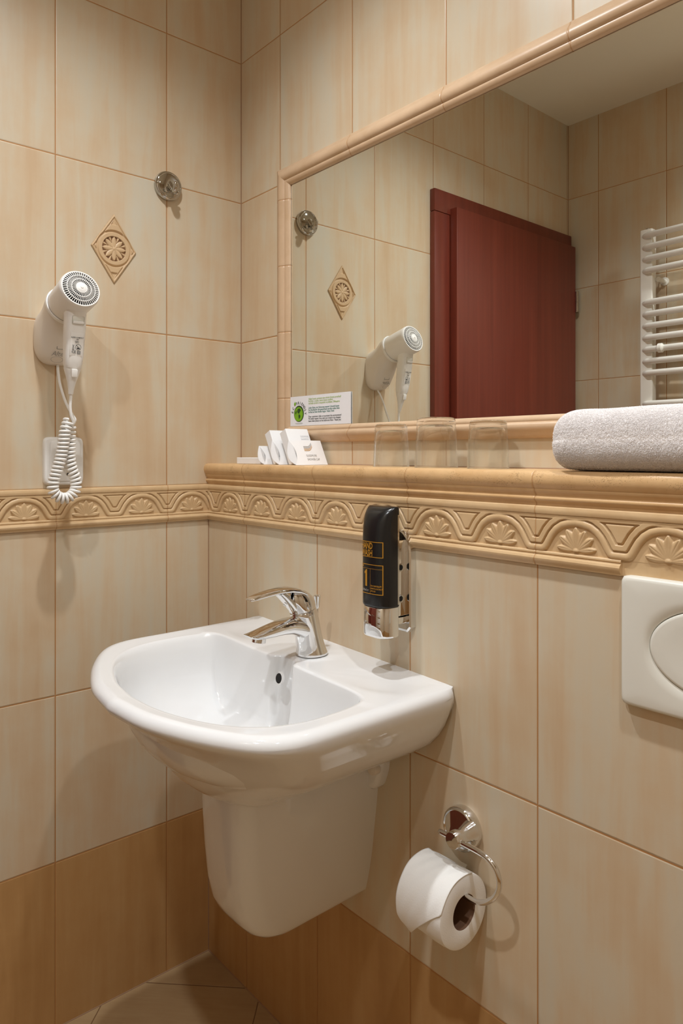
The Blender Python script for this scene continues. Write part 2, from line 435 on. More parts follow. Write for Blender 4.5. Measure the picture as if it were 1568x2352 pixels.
def bead_profile():
    return [(0, 1.1000), (.0040, 1.1000), (.0062, 1.0985), (.0072, 1.0955), (.0074, 1.0925), (.0066, 1.0895), (.0048, 1.0878), (.0026, 1.0872), (0, 1.0872)]
def foot_profile():
    return [(0, 1.0375), (.0040, 1.0375), (.0056, 1.0360), (.0058, 1.0342), (.0044, 1.0330), (.0050, 1.0318), (.0078, 1.0300), (.0092, 1.0272),
            (.0090, 1.0245), (.0074, 1.0215), (.0056, 1.0195), (.0050, 1.0172), (0, 1.0172)]
PER = TW/2
def frieze_height(x, y):
    """x in metres along the wall, 0 = middle of a shell; y 0...0.0497 up; returns relief in metres"""
    x = (x+PER/2) % PER - PER/2; ax = np.abs(x)
    ss = lambda v, a, b: (lambda t: t*t*(3-2*t))(np.clip((v-a)/(b-a), 0, 1))
    h = np.zeros_like(x)
    # one continuous wavy band: arch over each shell, legs splaying down into a flat foot
    PL = [(0, .0428), (.011, .0417), (.0215, .0385), (.0305, .0325), (.0370, .0250), (.0415, .0175), (.0455, .0105), (.0485, .0065), (.0520, .0048), (PER/2, .0048)]
    d = np.full_like(x, 1.0); yb = np.zeros_like(x)
    for (xa, ya), (xb, yb_) in zip(PL[:-1], PL[1:]):
        vx, vy = xb-xa, yb_-ya; tt = np.clip(((ax-xa)*vx+(y-ya)*vy)/(vx*vx+vy*vy), 0, 1)
        d = np.minimum(d, np.hypot(ax-xa-tt*vx, y-ya-tt*vy))
    yc = np.interp(ax, [p[0] for p in PL], [p[1] for p in PL])
    band = np.clip(1-(d/.0050)**2, 0, 1)**.40*.0042
    h = np.maximum(h, band)
    # a second V-shaped band nests between neighbouring arches, with a small sunk triangle in it
    out = (y > yc)*1.0
    vb = out*ss(d, .0058, .0070)*ss(d, .0146, .0136)*.0036
    core = out*ss(d, .0160, .0170)*.0032*ss(y, .0452, .0440)
    vb = np.maximum(vb, out*ss(y, .0456, .0466)*.0034)
    h = np.maximum(h, np.maximum(vb, core))
    h = np.maximum(h, ss(y, .0470, .0482)*.0030)
    # shell of seven petals
    py = .0050
    px = x; q = y-py
    rr = np.hypot(px, q); th = np.arctan2(px, q)      # 0 = straight up
    for k in range(-3, 4):
        a0 = math.radians(k*26.5); L = [.0320, .0312, .0305, .0290][abs(k)]
        if abs(k) == 3: a0 = math.copysign(math.radians(82), k)
        al = rr*np.cos(th-a0); ac = rr*np.sin(th-a0)
        t = np.clip(al/L, 0, 1)
        wd = .0064*np.sin(PI*np.clip(t, 0, 1)**1.35)**.75 + .0003
        if abs(k) == 3: wd = wd*.66
        if abs(k) == 2: wd = wd*.9
        p = np.where((al > 0) & (al < L), np.clip(1-(ac/wd)**2, 0, 1)**.45, 0)*(.0018+.0026*t)*(1-.35*np.exp(-(ac/.0006)**2)*t)
        h = np.maximum(h, p*(y > 0.0005))
    c = np.sqrt(np.clip(1-((px/.0050)**2+(q/.0045)**2), 0, 1))*.0036
    h = np.maximum(h, c*(q > -.001))
    return h
def frieze(name, s0, s1, ctr, fn, mat):
    nu = int((s1-s0)/.00085); nv = 60; z0, z1 = 1.0368, 1.0880
    def f(U, V):
        s = s0+(s1-s0)*U; z = z0+(z1-z0)*V
        h = .0018+frieze_height(s-ctr, z-z0)
        return fn(s, h, z)
    return heightfield(name, nu, nv, f, mat)
# left wall border (runs from the ledge to the door frame)
YL0, YL1 = -.676, D-.0005
fl = frieze('f', YL0, YL1, Y1-TW*.25, lambda s, h, z: np.stack([h, s, z], -1), m_borderL)
b1 = sweep_profile('b', bead_profile(), lambda s, a, b: (a, s, b), YL0, YL1, m_borderL)
b2 = sweep_profile('b', foot_profile(), lambda s, a, b: (a, s, b), YL0, YL1, m_borderL)
struct(join_meshes('trim_2', [fl, b1, b2]))
fl = frieze('f', .002, 1.45, X1+TW*.25, lambda s, h, z: np.stack([s, D-h, z], -1), m_borderR)
b1 = sweep_profile('b', bead_profile(), lambda s, a, b: (s, D-a, b), .002, ROOM_X, m_borderR)
b2 = sweep_profile('b', foot_profile(), lambda s, a, b: (s, D-a, b), .002, 1.0297, m_borderR)
b3 = box('b', 1.0295, 1.46, D-.0016, D, 1.0172, 1.0370, m_borderR)
struct(join_meshes('trim_3', [fl, b1, b2, b3]))

# grout beads in the corners
for i, (a, b) in enumerate((((0, 0, 1.15), (0, 0, ROOM_Z)), ((0, D, 0), (0, D, 1.015)), ((0, D, 0), (0, -.68, 0)), ((0, D, 0), (ROOM_X, D, 0)), ((0, ROOM_Y, 0), (0, ROOM_Y, ROOM_Z)), ((.0, -.0005, NT), (ROOM_X, -.0005, NT)))):
    struct(tube('trim_%d' % (i+4), [a, b], .0018, m_grout, None, 8, False))

# carved lozenge set in the left wall
def lozenge(y0, z0, hw, hh):
    t = thing('lozenge_tile', (0, y0, z0-hh), 'carved beige lozenge with a flower medallion, set in the left wall above the hair dryer', 'decorative tile')
    ss = lambda v, a, b: (lambda k: k*k*(3-2*k))(np.clip((v-a)/(b-a), 0, 1))
    def f(U, V):
        y = (U*2-1)*hw; z = (V*2-1)*hh
        k = np.abs(y)/hw+np.abs(z)/hh
        edge = (1-k)*hw*.83
        r = np.hypot(y, z)
        h = .0016+.0022*ss(edge, .0, .0020)-.0022*ss(np.abs(edge-.0052), .0018, .0006)
        h = np.where(r < .0395, .0030+0*r, h)
        h = h-.0028*ss(np.abs(r-.0375), .0030, .0008)*ss(k, 1.02, .93)
        h = np.where(r < .0345, .0034-.0008*ss(np.abs(r-.0300), .0045, .0015)*0, h)
        h = np.where(r < .0265, .0002, h)
        th = np.arctan2(y, z)
        for a in range(8):
            for off, L, wd0 in ((0, .0258, .0049), (PI/8, .0262, .0026)):
                a0 = a*PI/4+off; al = r*np.cos(th-a0); ac = np.abs(r*np.sin(th-a0)); t_ = np.clip(al/L, 0, 1)
                if off: ok = (al > .015) & (al < L); wd = wd0*np.clip((al-.015)/.011, 0, 1)**.6; hh_ = .0022
                else: ok = (al > .003) & (al < L); wd = wd0*np.sin(PI*t_**1.2)**.7+.0002; hh_ = .0034
                p = np.where(ok & (ac < wd), np.sqrt(np.clip(1-(ac/wd)**2*.8, 0, 1))*hh_, 0)
                h = np.maximum(h, np.where(r < .0268, p, 0))
        h = np.maximum(h, np.sqrt(np.clip(1-(r/.0055)**2, 0, 1))*.0042)
        tri = np.maximum(.0515-np.abs(z), np.abs(y)-(.0635-np.abs(z))*.56)     # small sunk triangles above and below
        h = h-.0026*ss(tri, .0007, -.0005)
        h = np.where(k > 1, -.001, h)
        return np.stack([np.maximum(h, -.001), y0+y, z0+z], -1)
    heightfield('medallion', 170, 240, f, m_motif, t, keep=lambda U, V: (np.abs(U*2-1)+np.abs(V*2-1)) < 1.012)
    # thin dark brown bed showing between the petals of the flower
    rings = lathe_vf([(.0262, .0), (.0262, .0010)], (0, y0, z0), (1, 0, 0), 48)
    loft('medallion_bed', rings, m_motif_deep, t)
lozenge(-.3225, 1.6113, .0505, .0750)

# ------------------------------------------------------------------ wall mirror
def mirror():
    t = thing('wall_mirror', (MX0-.046, 0, MZ0-.036), 'large wall mirror framed by a beige ceramic moulding above the ledge', 'mirror')
    box('mirror_glass', MX0-.0015, MX1+.0015, .0005, .008, MZ0-.0015, MZ1+.0015, m_mirror, t)
    # moulded frame: profile (w across the frame from the outer edge, p protrusion)
    W_ = .046
    prof = [(0, 0), (0, .0045), (.05, .0068), (.16, .0085), (.30, .0130), (.45, .0150), (.58, .0140), (.68, .0110), (.72, .0085), (.76, .0090), (.84, .0082), (.93, .0050), (1.0, .0018), (1.0, -.0015), (0, -.005)]
    ox0, ox1, oz0, oz1 = MX0-.0455, MX1+.0455, MZ0-.0360, MZ1+.0430
    def ring(corner_o, corner_i, pr):
        return [(corner_o[0]+(corner_i[0]-corner_o[0])*a, -p, corner_o[1]+(corner_i[1]-corner_o[1])*a) for a, p in pr]
    O = [(ox0, oz0), (ox1, oz0), (ox1, oz1), (ox0, oz1)]; I = [(MX0, MZ0), (MX1, MZ0), (MX1, MZ1), (MX0, MZ1)]
    names = ['frame_bottom', 'frame_side', 'frame_top', 'frame_side']
    for k in range(4):
        j = (k+1) % 4
        loft(names[k], [ring(O[k], I[k], prof), ring(O[j], I[j], prof)], m_frX if k in (0, 2) else m_frZ, t, angle=50)
mirror()

# eco card stuck on the mirror corner
def eco_card():
    x0, x1, z0, z1 = .2035, .4060, 1.2325, 1.2970
    t = thing('towel_notice_card', (x0, 0, z0), 'white eco friendly notice card with green globe in the lower left mirror corner', 'card')
    box('card', x0, x1, -.0020, -.0008, z0, z1, m_card, t)
    S = lambda x, y: (x, -.0024, y)
    lines = [('Vážení hosté, pomozte nám chránit životní prostředí!', m_olive, 0), ('Ručníky a osušky, které chcete vyměnit,', m_olive, 1), ('nechejte prosím v koupelně na podlaze. Děkujeme', m_olive, 2),
             ('Liebe Gäste, zur Schonung unserer Umwelt lassen', m_teal, 4), ('Sie Handtücher die gewechselt werden sollen bitte', m_teal, 5), ('im Bad auf dem Boden liegen. Vielen Dank', m_teal, 6),
             ('Dear customers, help us to protect the environment!', m_ink, 8), ('We kindly request, if you wish your towels to be changed,', m_ink, 9), ('leave them please on the bathroom floor. Thank you', m_ink, 10)]
    for b, m, k in lines:
        z = z1-.0095-k*.00475
        text('text_line', b, .0054, m, t, lambda x, y, z=z: S(x0+.0655+x, z+y), squeeze=.93*(1 if len(b) < 54 else .90), bold=.00006)
    cx, cz = x0+.0315, z0+.0265
    def disc(name, r, dx, dz, y, mat, n=40, sx=1.0):
        V = [(cx+dx+sx*r*math.cos(2*PI*i/n), y, cz+dz+r*math.sin(2*PI*i/n)) for i in range(n)]
        return mesh(name, V, [tuple(range(n))], mat, t, False)
    disc('globe_edge', .0178, 0, 0, -.0024, m_dgreen)
    disc('globe', .0156, -.0008, -.0010, -.0027, m_green)
    for pts in (((-.004, .010), (.003, .012), (.008, .007), (.004, .004), (.002, .000), (-.003, .001), (-.006, .005)),
                ((.000, -.001), (.005, -.003), (.006, -.007), (.001, -.012), (-.001, -.006)),
                ((-.012, .004), (-.008, .008), (-.008, .002), (-.012, -.002))):
        mesh('continent', [(cx+a, -.0029, cz+b) for a, b in pts], [tuple(range(len(pts)))], m_dgreen, t, False)
    # leaf in place of the O
    L = [(cx-.0145+.0034*math.sin(PI*k/6)*s+.002*k/6, -.0029, cz+.0172+.0095*k/6) for s, ks in ((1, range(7)), (-1, range(5, 0, -1))) for k in ks]
    mesh('leaf', L, [tuple(range(len(L)))], m_green, t, False)
    sh = [(cx+.014*math.cos(2*PI*i/24), -.0022, z0+.0052+.0018*math.sin(2*PI*i/24)) for i in range(24)]
    mesh('globe_ground', sh, [tuple(range(24))], m_shadowgrey, t, False)
    def arc_word(word, a0, da):
        for i, ch in enumerate(word):
            a = math.radians(a0+i*da); R = .0205
            text('arc_letter', ch, .0088, m_ink, t, lambda x, y, a=a: S(cx+(R+y)*math.sin(a)+x*math.cos(a), cz+(R+y)*math.cos(a)-x*math.sin(a)), align='CENTER', squeeze=.9, bold=.00012)
    arc_word('EC', -80, 20); arc_word('FRIENDLY', -18, 15.5)
eco_card()

# ------------------------------------------------------------------ door seen in the mirror
def door():
    t = bpy.data.objects.new('door_1', None); COL.objects.link(t); t.location = (0, -1.06, 0); t['kind'] = 'structure'
    y0, y1, zt = -1.433, -.677, 1.980
    box('casing', 0, .020, y1-.070, y1, 0, zt-.069, m_wood, t, .003)
    box('casing', 0, .020, y0, y0+.045, 0, zt-.069, m_wood, t, .003)
    box('casing_head', 0, .020, y0, y1, zt-.068, zt, m_wood, t, .003)
    box('door_leaf', .004, .046, -1.4185, -.750, .008, 1.931, m_wood, t, .003)
    for z in (1.69, .25):
        h = lathe('hinge', [(.0001, 0), (.0065, .001), (.0065, .036), (.0055, .037), (.0055, .040), (.0065, .041), (.0065, .077), (.0001, .078)], (.050, -1.4215, z), (0, 0, 1), m_steel, t, 20)
    hb = lathe('handle', [(.0001, 0), (.024, .001), (.024, .006), (.009, .009), (.009, .045), (.0001, .047)], (.046, -.81, 1.03), (1, 0, 0), m_steel, t, 28)
    tube('lever', [(.085, -.81, 1.03), (.088, -.84, 1.03), (.088, -.92, 1.03)], .009, m_steel, hb, 14)
door()

# ------------------------------------------------------------------ towel radiator seen in the mirror
def radiator():
    yf = ROOM_Y+.075
    t = thing('towel_radiator', (.6, ROOM_Y, .62), 'white ladder towel radiator with round bars on the wall facing the mirror', 'radiator')
    xa, xb = .316, .364
    for x in (xa, .840):
        p = box('post', x, x+.042, yf-.030, yf, .66, 1.918, m_radiator, t, .005, 3)
        for z in (1.75, .80):
            lathe('wall_bracket', [(.014, 0), (.014, .004), (.008, .006), (.008, .050)], (x+.05, ROOM_Y, z), (0, 1, 0), m_radiator, t, 20)
        lathe('vent_plug', [(.0001, 0), (.007, 0), (.007, .006), (.0001, .007)], (x+.021, yf-.015, 1.917), (0, 0, 1), m_steel, t, 16)
    zs = [1.895, 1.856, 1.817, 1.778, 1.672, 1.633, 1.594, 1.555, 1.516, 1.477, 1.438, 1.336, 1.297, 1.258, 1.219, 1.180, 1.141, 1.039, 1.000, .961, .922, .883, .781, .742, .703]
    for z in zs:
        tube('bar', [(xa+.016, yf-.006, z), (xa+.030, yf+.006, z), (.60, yf+.012, z), (.868, yf+.006, z), (.882, yf-.006, z)], .0105, m_radiator, t, 16)
    lathe('clamp', [(.0001, -.012), (.010, -.011), (.0155, -.006), (.0155, .006), (.010, .011), (.0001, .012)], (xa+.075, yf+.010, 1.516), (1, 0, 0), m_radiator, t, 24)
radiator()

# ------------------------------------------------------------------ ceiling spots, plus one added fill light
for i, (x, y) in enumerate(LAMPS):
    lab = ['recessed ceiling spot nearest the left wall above the washbasin', 'recessed ceiling spot farthest from the left wall', 'added fill light built as a recessed ceiling spot, nearest the towel radiator'][i]
    t = thing('ceiling_spot', (x, y, ROOM_Z-.012), lab, 'ceiling light', 'recessed ceiling spots')
    lathe('trim_ring', [(.030, .002), (.041, .0), (.043, .004), (.043, .0118), (.030, .0118)], (x, y, ROOM_Z-.012), (0, 0, 1), m_steel, t, 40, False, False)
    lathe('lamp_lens', [(.0001, 0), (.030, 0), (.030, .003), (.0001, .003)], (x, y, ROOM_Z-.009), (0, 0, 1), m_lamp, t, 40)
    ld = bpy.data.lights.new('spot', 'SPOT'); lo = bpy.data.objects.new('spot_bulb', ld); COL.objects.link(lo)
    ld.energy = LAMP_W[i]; ld.color = LAMP_COL; ld.shadow_soft_size = .028; ld.spot_size = math.radians(138); ld.spot_blend = 1.0
    lo.parent = t; lo.location = (0, 0, -.012)

# ------------------------------------------------------------------ washbasin
BX = .481; DZ = .8175
def polar(P, c, n=168):
    """radius of a closed outline seen from c at n angles (angle 0 = +x)"""
    P = np.array(P); out = []
    A = P-c; B = np.roll(A, -1, 0)
    for i in range(n):
        t = 2*PI*i/n; d = np.array([math.cos(t), math.sin(t)])
        e = B-A; den = d[0]*e[:, 1]-d[1]*e[:, 0]; den = np.where(abs(den) < 1e-12, 1e-12, den)
        s = (A[:, 0]*e[:, 1]-A[:, 1]*e[:, 0])/den; u = (A[:, 0]*d[1]-A[:, 1]*d[0])/den
        ok = (s > 0) & (u >= -1e-9) & (u <= 1+1e-9)
        out.append(s[ok].max())
    return np.array(out)
def basin():
    t = thing('washbasin', (BX, D, .36), 'white ceramic washbasin with half pedestal, mounted on the tiled wall', 'washbasin')
    n = 200
    H = [(.2600, -.0905), (.2690, -.0915), (.2750, -.0948), (.2778, -.1000), (.2788, -.1080), (.2788, -.16), (.2782, -.24), (.2775, -.31)]
    fr = catmull([(.2775, -.31), (.2773, -.355), (.2745, -.392), (.2630, -.425), (.238, -.4525), (.196, -.4800), (.148, -.5035), (.080, -.5270), (0, -.5370)], 8)
    right = H+[tuple(p) for p in fr[1:]]
    # dense straight back edge with slightly rounded corners
    outer = [(x, y) for x, y in right] + [(-x, y) for x, y in right[-2::-1]]
    back = [(-.260+.520*i/60, -.0905) for i in range(1, 60)]
    outer = outer+back
    c = np.array([0, -.300])
    ro = polar(outer, c, n)
    # bowl opening
    inn = [(.2120, -.2335), (.2240, -.2440), (.2315, -.278), (.2335, -.325), (.2300, -.365), (.2160, -.404), (.187, -.440), (.138, -.471), (.070, -.494), (0, -.502)]
    inn = [tuple(p) for p in catmull(inn, 8)]
    opening = inn+[(-x, y) for x, y in inn[-2::-1]]
    nb = [(-.212+.010, -.2290), (-.15, -.2285), (-.06, -.2285), (-.034, -.2270), (-.026, -.2210), (-.022, -.2130), (-.012, -.2085), (0, -.2080)]
    opening = opening+nb+[(-x, y) for x, y in nb[-2::-1]]
    ri = polar(opening, c, n)
    k = np.array([.25, .5, .25])
    ri = np.convolve(np.concatenate([ri[-2:], ri, ri[:2]]), k, 'same')[2:-2]
    th = np.array([2*PI*i/n for i in range(n)]); dx, dy = np.cos(th), np.sin(th)
    rings = []
    def add(r, z, cc=c):
        z = z if hasattr(z, '__len__') else [z]*n
        rings.append([(BX+cc[0]+dx[i]*r[i], cc[1]+dy[i]*r[i], z[i]-.034*dx[i]*r[i]) for i in range(n)])
    # underside: levels given as (z, half width, depth)
    lv = [(.6165, .020, .215, .16), (.6175, .050, .242, .14), (.6215, .076, .264, .115), (.630, .094, .284, .090), (.642, .111, .302, .060), (.655, .129, .318, .030), (.668, .151, .332, .010), (.682, .177, .343, 0), (.700, .208, .354, 0),
          (.718, .2315, .366, 0), (.736, .2470, .379, 0), (.754, .2585, .394, 0), (.769, .2662, .4095, 0), (.780, .2712, .4235, 0), (.788, .2745, .4340, 0), (.7945, .2767, .4420, 0), (.8010, .2775, .4465, 0)]
    for z, wd, dp, gap in lv:
        P = [(x*wd/.2775, -.0905-gap+(y+.0905)*(dp-gap)/.4465) for x, y in outer]
        cc = np.array([0, -.0905-(dp+gap)*.5]); r = polar(P, cc, n); add(r, z, cc)
    keep = np.clip((-.0925-(c[1]+dy*ro))/.010, 0, 1)
    crown = [(.0, .8040), (.0012, .8082), (.0040, .8118), (.0085, .8148), (.0145, .8164)]
    # inset never moves the back edge off the wall
    for ins, z in crown:
        r = ro-ins*keep
        add(r, z)
    ro2 = ro-.0145*keep
    for f in (.15, .3, .45, .6, .72, .82, .9, .96):
        r = ro2*(1-f)+ri*1.012*f
        x = dx*r; y = c[1]+dy*r
        sd = .0030*np.clip(1-(np.hypot((np.abs(x)-.180)/.062, (y+.160)/.052))**4, 0, 1)
        tap = .0022*np.clip(1-(np.hypot(x/.048, (y+.165)/.045))**6, 0, 1)
        z = .8166-.0010*f+tap-sd - .0018*f*(dy < .2)
        add(r, z)
    # lip and bowl; each level keeps a steep back wall and a slower front and left slope
    bowl = [(1.0, .8142), (.990, .8125), (.978, .8090), (.966, .8030), (.950, .7900), (.936, .772), (.922, .754), (.890, .736), (.845, .720), (.785, .706), (.705, .695), (.60, .687), (.47, .6815), (.33, .6785), (.2, .677), (.09, .676)]
    for s, z in bowl:
        d = 1-s
        cc = np.array([0, c[1]+.030*0])
        back_keep = np.clip(dy, 0, 1)**.5*np.where(dy > 0, 1, 0)
        r = ri*s
        # back wall steeper
        r = np.where(dy > .25, ri*(1-d*.62-(.38*max(0, d-.35))), r) if z > .69 else r
        r = np.convolve(np.concatenate([r[-3:], r, r[:3]]), np.array([.2, .6, .2]), 'same')[3:-3]
        add(r, z, cc)
    body = loft('basin_bowl', rings, m_cer, t, cap0=True, cap1=True, angle=70)
    # drain
    lathe('drain', [(.0001, .0025), (.014, .0030), (.019, .0022), (.0225, .0004), (.0225, -.001)], (BX, -.300, .677), (0, 0, 1), m_chrome, t, 36)
    # overflow opening in the back wall of the bowl
    o = (BX+.008, -.2385, .7880); nrm = Vector((.0, -1, .22)).normalized()
    lathe('overflow_hole', [(.0001, -.0005), (.0082, -.0005), (.0088, .0006), (.0100, .0010), (.0112, .0004), (.0118, -.003)], o, nrm, m_cer, t, 36)
    lathe('overflow_void', [(.0001, .0002), (.0083, .0002), (.0083, -.001)], o, nrm, m_dark, t, 36)
    # half pedestal: sections by height (z, half width at wall, half width at front, front y, corner exponent)
    secs = [(.3620, .060, .046, -.262), (.3635, .063, .051, -.276), (.3680, .066, .054, -.292), (.3760, .068, .0565, -.307), (.388, .070, .0585, -.320), (.405, .073, .0600, -.331), (.430, .0770, .0615, -.341), (.47, .0830, .0630, -.349), (.52, .0895, .0645, -.354), (.57, .0960, .0655, -.357), (.61, .1000, .0660, -.358), (.635, .1030, .0660, -.358), (.66, .105, .0650, -.356)]
    m = []
    for z, a, b_, yf in secs:
        lift = np.clip((.47-z)/.105, 0, 1)
        rt = [(a, D), (a*.67+b_*.36, .30), (a*.30+b_*.75, .62), (b_*1.085, .815), (b_*1.03, .897), (b_*.90, .957), (b_*.68, .988), (b_*.38, .9978), (0, 1)]
        rt = [rt[0]]+[(p, D+(yf-D)*f) for p, f in rt[1:]]
        rt = [tuple(p) for p in catmull(rt, 5)]
        full = rt+[(-x, y) for x, y in rt[-2::-1]]
        z = z+.020*max(0, (.45-z))/.088
        m.append([(BX+x, y, z+lift*.010*min(1, max(0, (y-yf)/(D-yf)))) for x, y in full])
    c0 = [sum(p[k] for p in m[0])/len(m[0]) for k in range(3)]
    for f in (.75, .4, .08): m.insert(0, [tuple(c0[k]+(p[k]-c0[k])*f for k in range(3)) for p in m[len(m)-len(secs)]])
    ped = loft('half_pedestal', m, m_cer, t, angle=70)
    # fixing lugs with bolt caps
    for s in (1, -1):
        lug = []
        for y, k_ in ((D, 1.0), (D-.014, 1.0), (D-.020, .9), (D-.022, .7)):
            prof = catmull([(.080, .590), (.098, .590), (.112, .598), (.1195, .612), (.1255, .630), (.1275, .650), (.124, .672), (.09, .675)], 4)
            cx_ = .106; cz_ = .642
            lug.append([(BX+s*(cx_+(x-cx_)*k_), y, cz_+(z-cz_)*k_) for x, z in prof])
        loft('fixing_lug', lug, m_cer, ped, angle=60)
        lathe('bolt_cap', [(.0115, 0), (.0115, .009), (.0102, .0118), (.007, .0132), (.0001, .0138)], (BX+s*.1140, D-.020, .6350), (0, -1, 0), m_white, ped, 28)
basin()

# ------------------------------------------------------------------ mixer tap
def tap():
    fx = BX+.011; t = thing('mixer_tap', (fx, -.172, .819), 'chrome single lever mixer tap standing on the washbasin', 'tap')
    def sec(cy, cz, ax, hw, hh, e, n=44):
        """section with centre, normal in the y-z plane given by angle ax, half width (x) and half height"""
        u = Vector((1, 0, 0)); v = Vector((0, -math.sin(ax), math.cos(ax)))
        return [Vector((fx, cy, cz))+u*a+v*b for a, b in srect(hw, hh, e, n)]
    def hsec(cy, cz, tilt, rx, ry, e=2.1, n=44):
        u = Vector((1, 0, 0)); v = Vector((0, math.cos(tilt), math.sin(tilt)))
        return [Vector((fx, cy, cz))+u*a+v*b for a, b in srect(rx, ry, e, n)]
    # leaning column
    body = [hsec(-.1690, .8185, 0, .0262, .0285), hsec(-.1690, .8205, 0, .0268, .0290), hsec(-.1695, .8230, 0, .0262, .0282), hsec(-.1710, .8300, 0, .0248, .0262), hsec(-.1735, .8400, .03, .0238, .0246),
            hsec(-.1765, .8520, .07, .0232, .0238), hsec(-.1800, .8660, .12, .0228, .0240), hsec(-.1830, .8790, .17, .0226, .0240), hsec(-.1860, .8900, .20, .0224, .0240), hsec(-.1885, .8970, .22, .0222, .0238), hsec(-.1890, .8985, .22, .0212, .0228)]
    loft('tap_body', body, m_chrome, t, angle=60)
    ring = [hsec(-.1890, .8984, .22, .0210, .0226), hsec(-.1893, .9000, .22, .0208, .0224)]
    loft('cartridge_ring', ring, m_steel, t)
    # spout: path of centres along -y, flattened and widening, underside higher at the root
    sp = [(-.178, .8660, .35, .0215, .0200, 2.2), (-.192, .8680, .22, .0212, .0185, 2.3), (-.206, .8725, .05, .0205, .0160, 2.6), (-.222, .8755, -.12, .0200, .0135, 2.8), (-.242, .8745, -.22, .0194, .0110, 3.0),
          (-.262, .8722, -.26, .0188, .0088, 3.2), (-.280, .8700, -.30, .0180, .0066, 3.2), (-.294, .8690, -.40, .0168, .0048, 3.0), (-.3010, .8700, -.55, .0150, .0034, 2.8), (-.3045, .8712, -.6, .011, .0018, 2.4)]
    loft('spout', [sec(cy, cz, PI+0*a+ (-a), hw, hh, e) for cy, cz, a, hw, hh, e in sp], m_chrome, t, angle=60)
    lathe('aerator', [(.0098, 0), (.0118, .0012), (.0118, .0085), (.0100, .0095), (.0001, .0090)], (fx, -.2805, .8660), (0, -.18, -1), m_chrome, t, 32)
    # handle: cap that rises from the ring and sweeps forward into the lever, hollow below
    cap_ = [hsec(-.1895, .9003, .22, .0222, .0240), hsec(-.1905, .9050, .22, .0224, .0242), hsec(-.1925, .9120, .20, .0220, .0240), hsec(-.1955, .9200, .14, .0208, .0222), hsec(-.1990, .9270, .08, .0182, .0190), hsec(-.2015, .9325, .04, .0135, .0145), hsec(-.2025, .9352, 0, .0070, .0075), hsec(-.2025, .9360, 0, .001, .001)]
    hd = loft('handle_cap', cap_, m_chrome, t, angle=60)
    lv = [(-.186, .9190, 1.0, .0185, .0100, 2.4), (-.1935, .9285, .62, .0190, .0075, 2.6), (-.206, .9350, .25, .0186, .0058, 2.7), (-.222, .9382, .06, .0176, .0050, 2.8), (-.240, .9385, -.03, .0164, .0046, 2.8), (-.258, .9370, -.08, .0150, .0043, 2.8),
          (-.276, .9348, -.14, .0136, .0040, 2.8), (-.290, .9325, -.18, .0124, .0036, 2.7), (-.2985, .9310, -.2, .0110, .0026, 2.5), (-.3020, .9305, -.2, .0085, .0012, 2.2)]
    loft('lever', [sec(cy, cz, a, hw, hh, e) for cy, cz, a, hw, hh, e in lv], m_chrome, t, angle=60)
    nk = [(-.2050, .9010, .9, .0120, .0085, 2.4), (-.2130, .9080, .9, .0128, .0075, 2.6), (-.2230, .9185, .85, .0134, .0062, 2.8), (-.2330, .9280, .75, .0138, .0055, 2.8), (-.2420, .9350, .5, .0140, .0045, 2.8)]
    loft('lever_neck', [sec(cy, cz, a+PI/2+.1, hw, hh, e) for cy, cz, a, hw, hh, e in nk], m_chrome, t, angle=60)
    lathe('index_mark', [(.0001, .0006), (.0030, .0005), (.0034, 0)], (fx, -.2285, .9120), (0, -.78, -.62), m_steel, t, 20)
    lathe('pop_up_rod', [(.0018, 0), (.0018, .072), (.0040, .0745), (.0046, .0800), (.0064, .0925), (.0066, .0950), (.0052, .0966), (.0001, .0972)], (fx-.021, -.1380, .8185), (0, -.02, 1), m_chrome, t, 24)
tap()

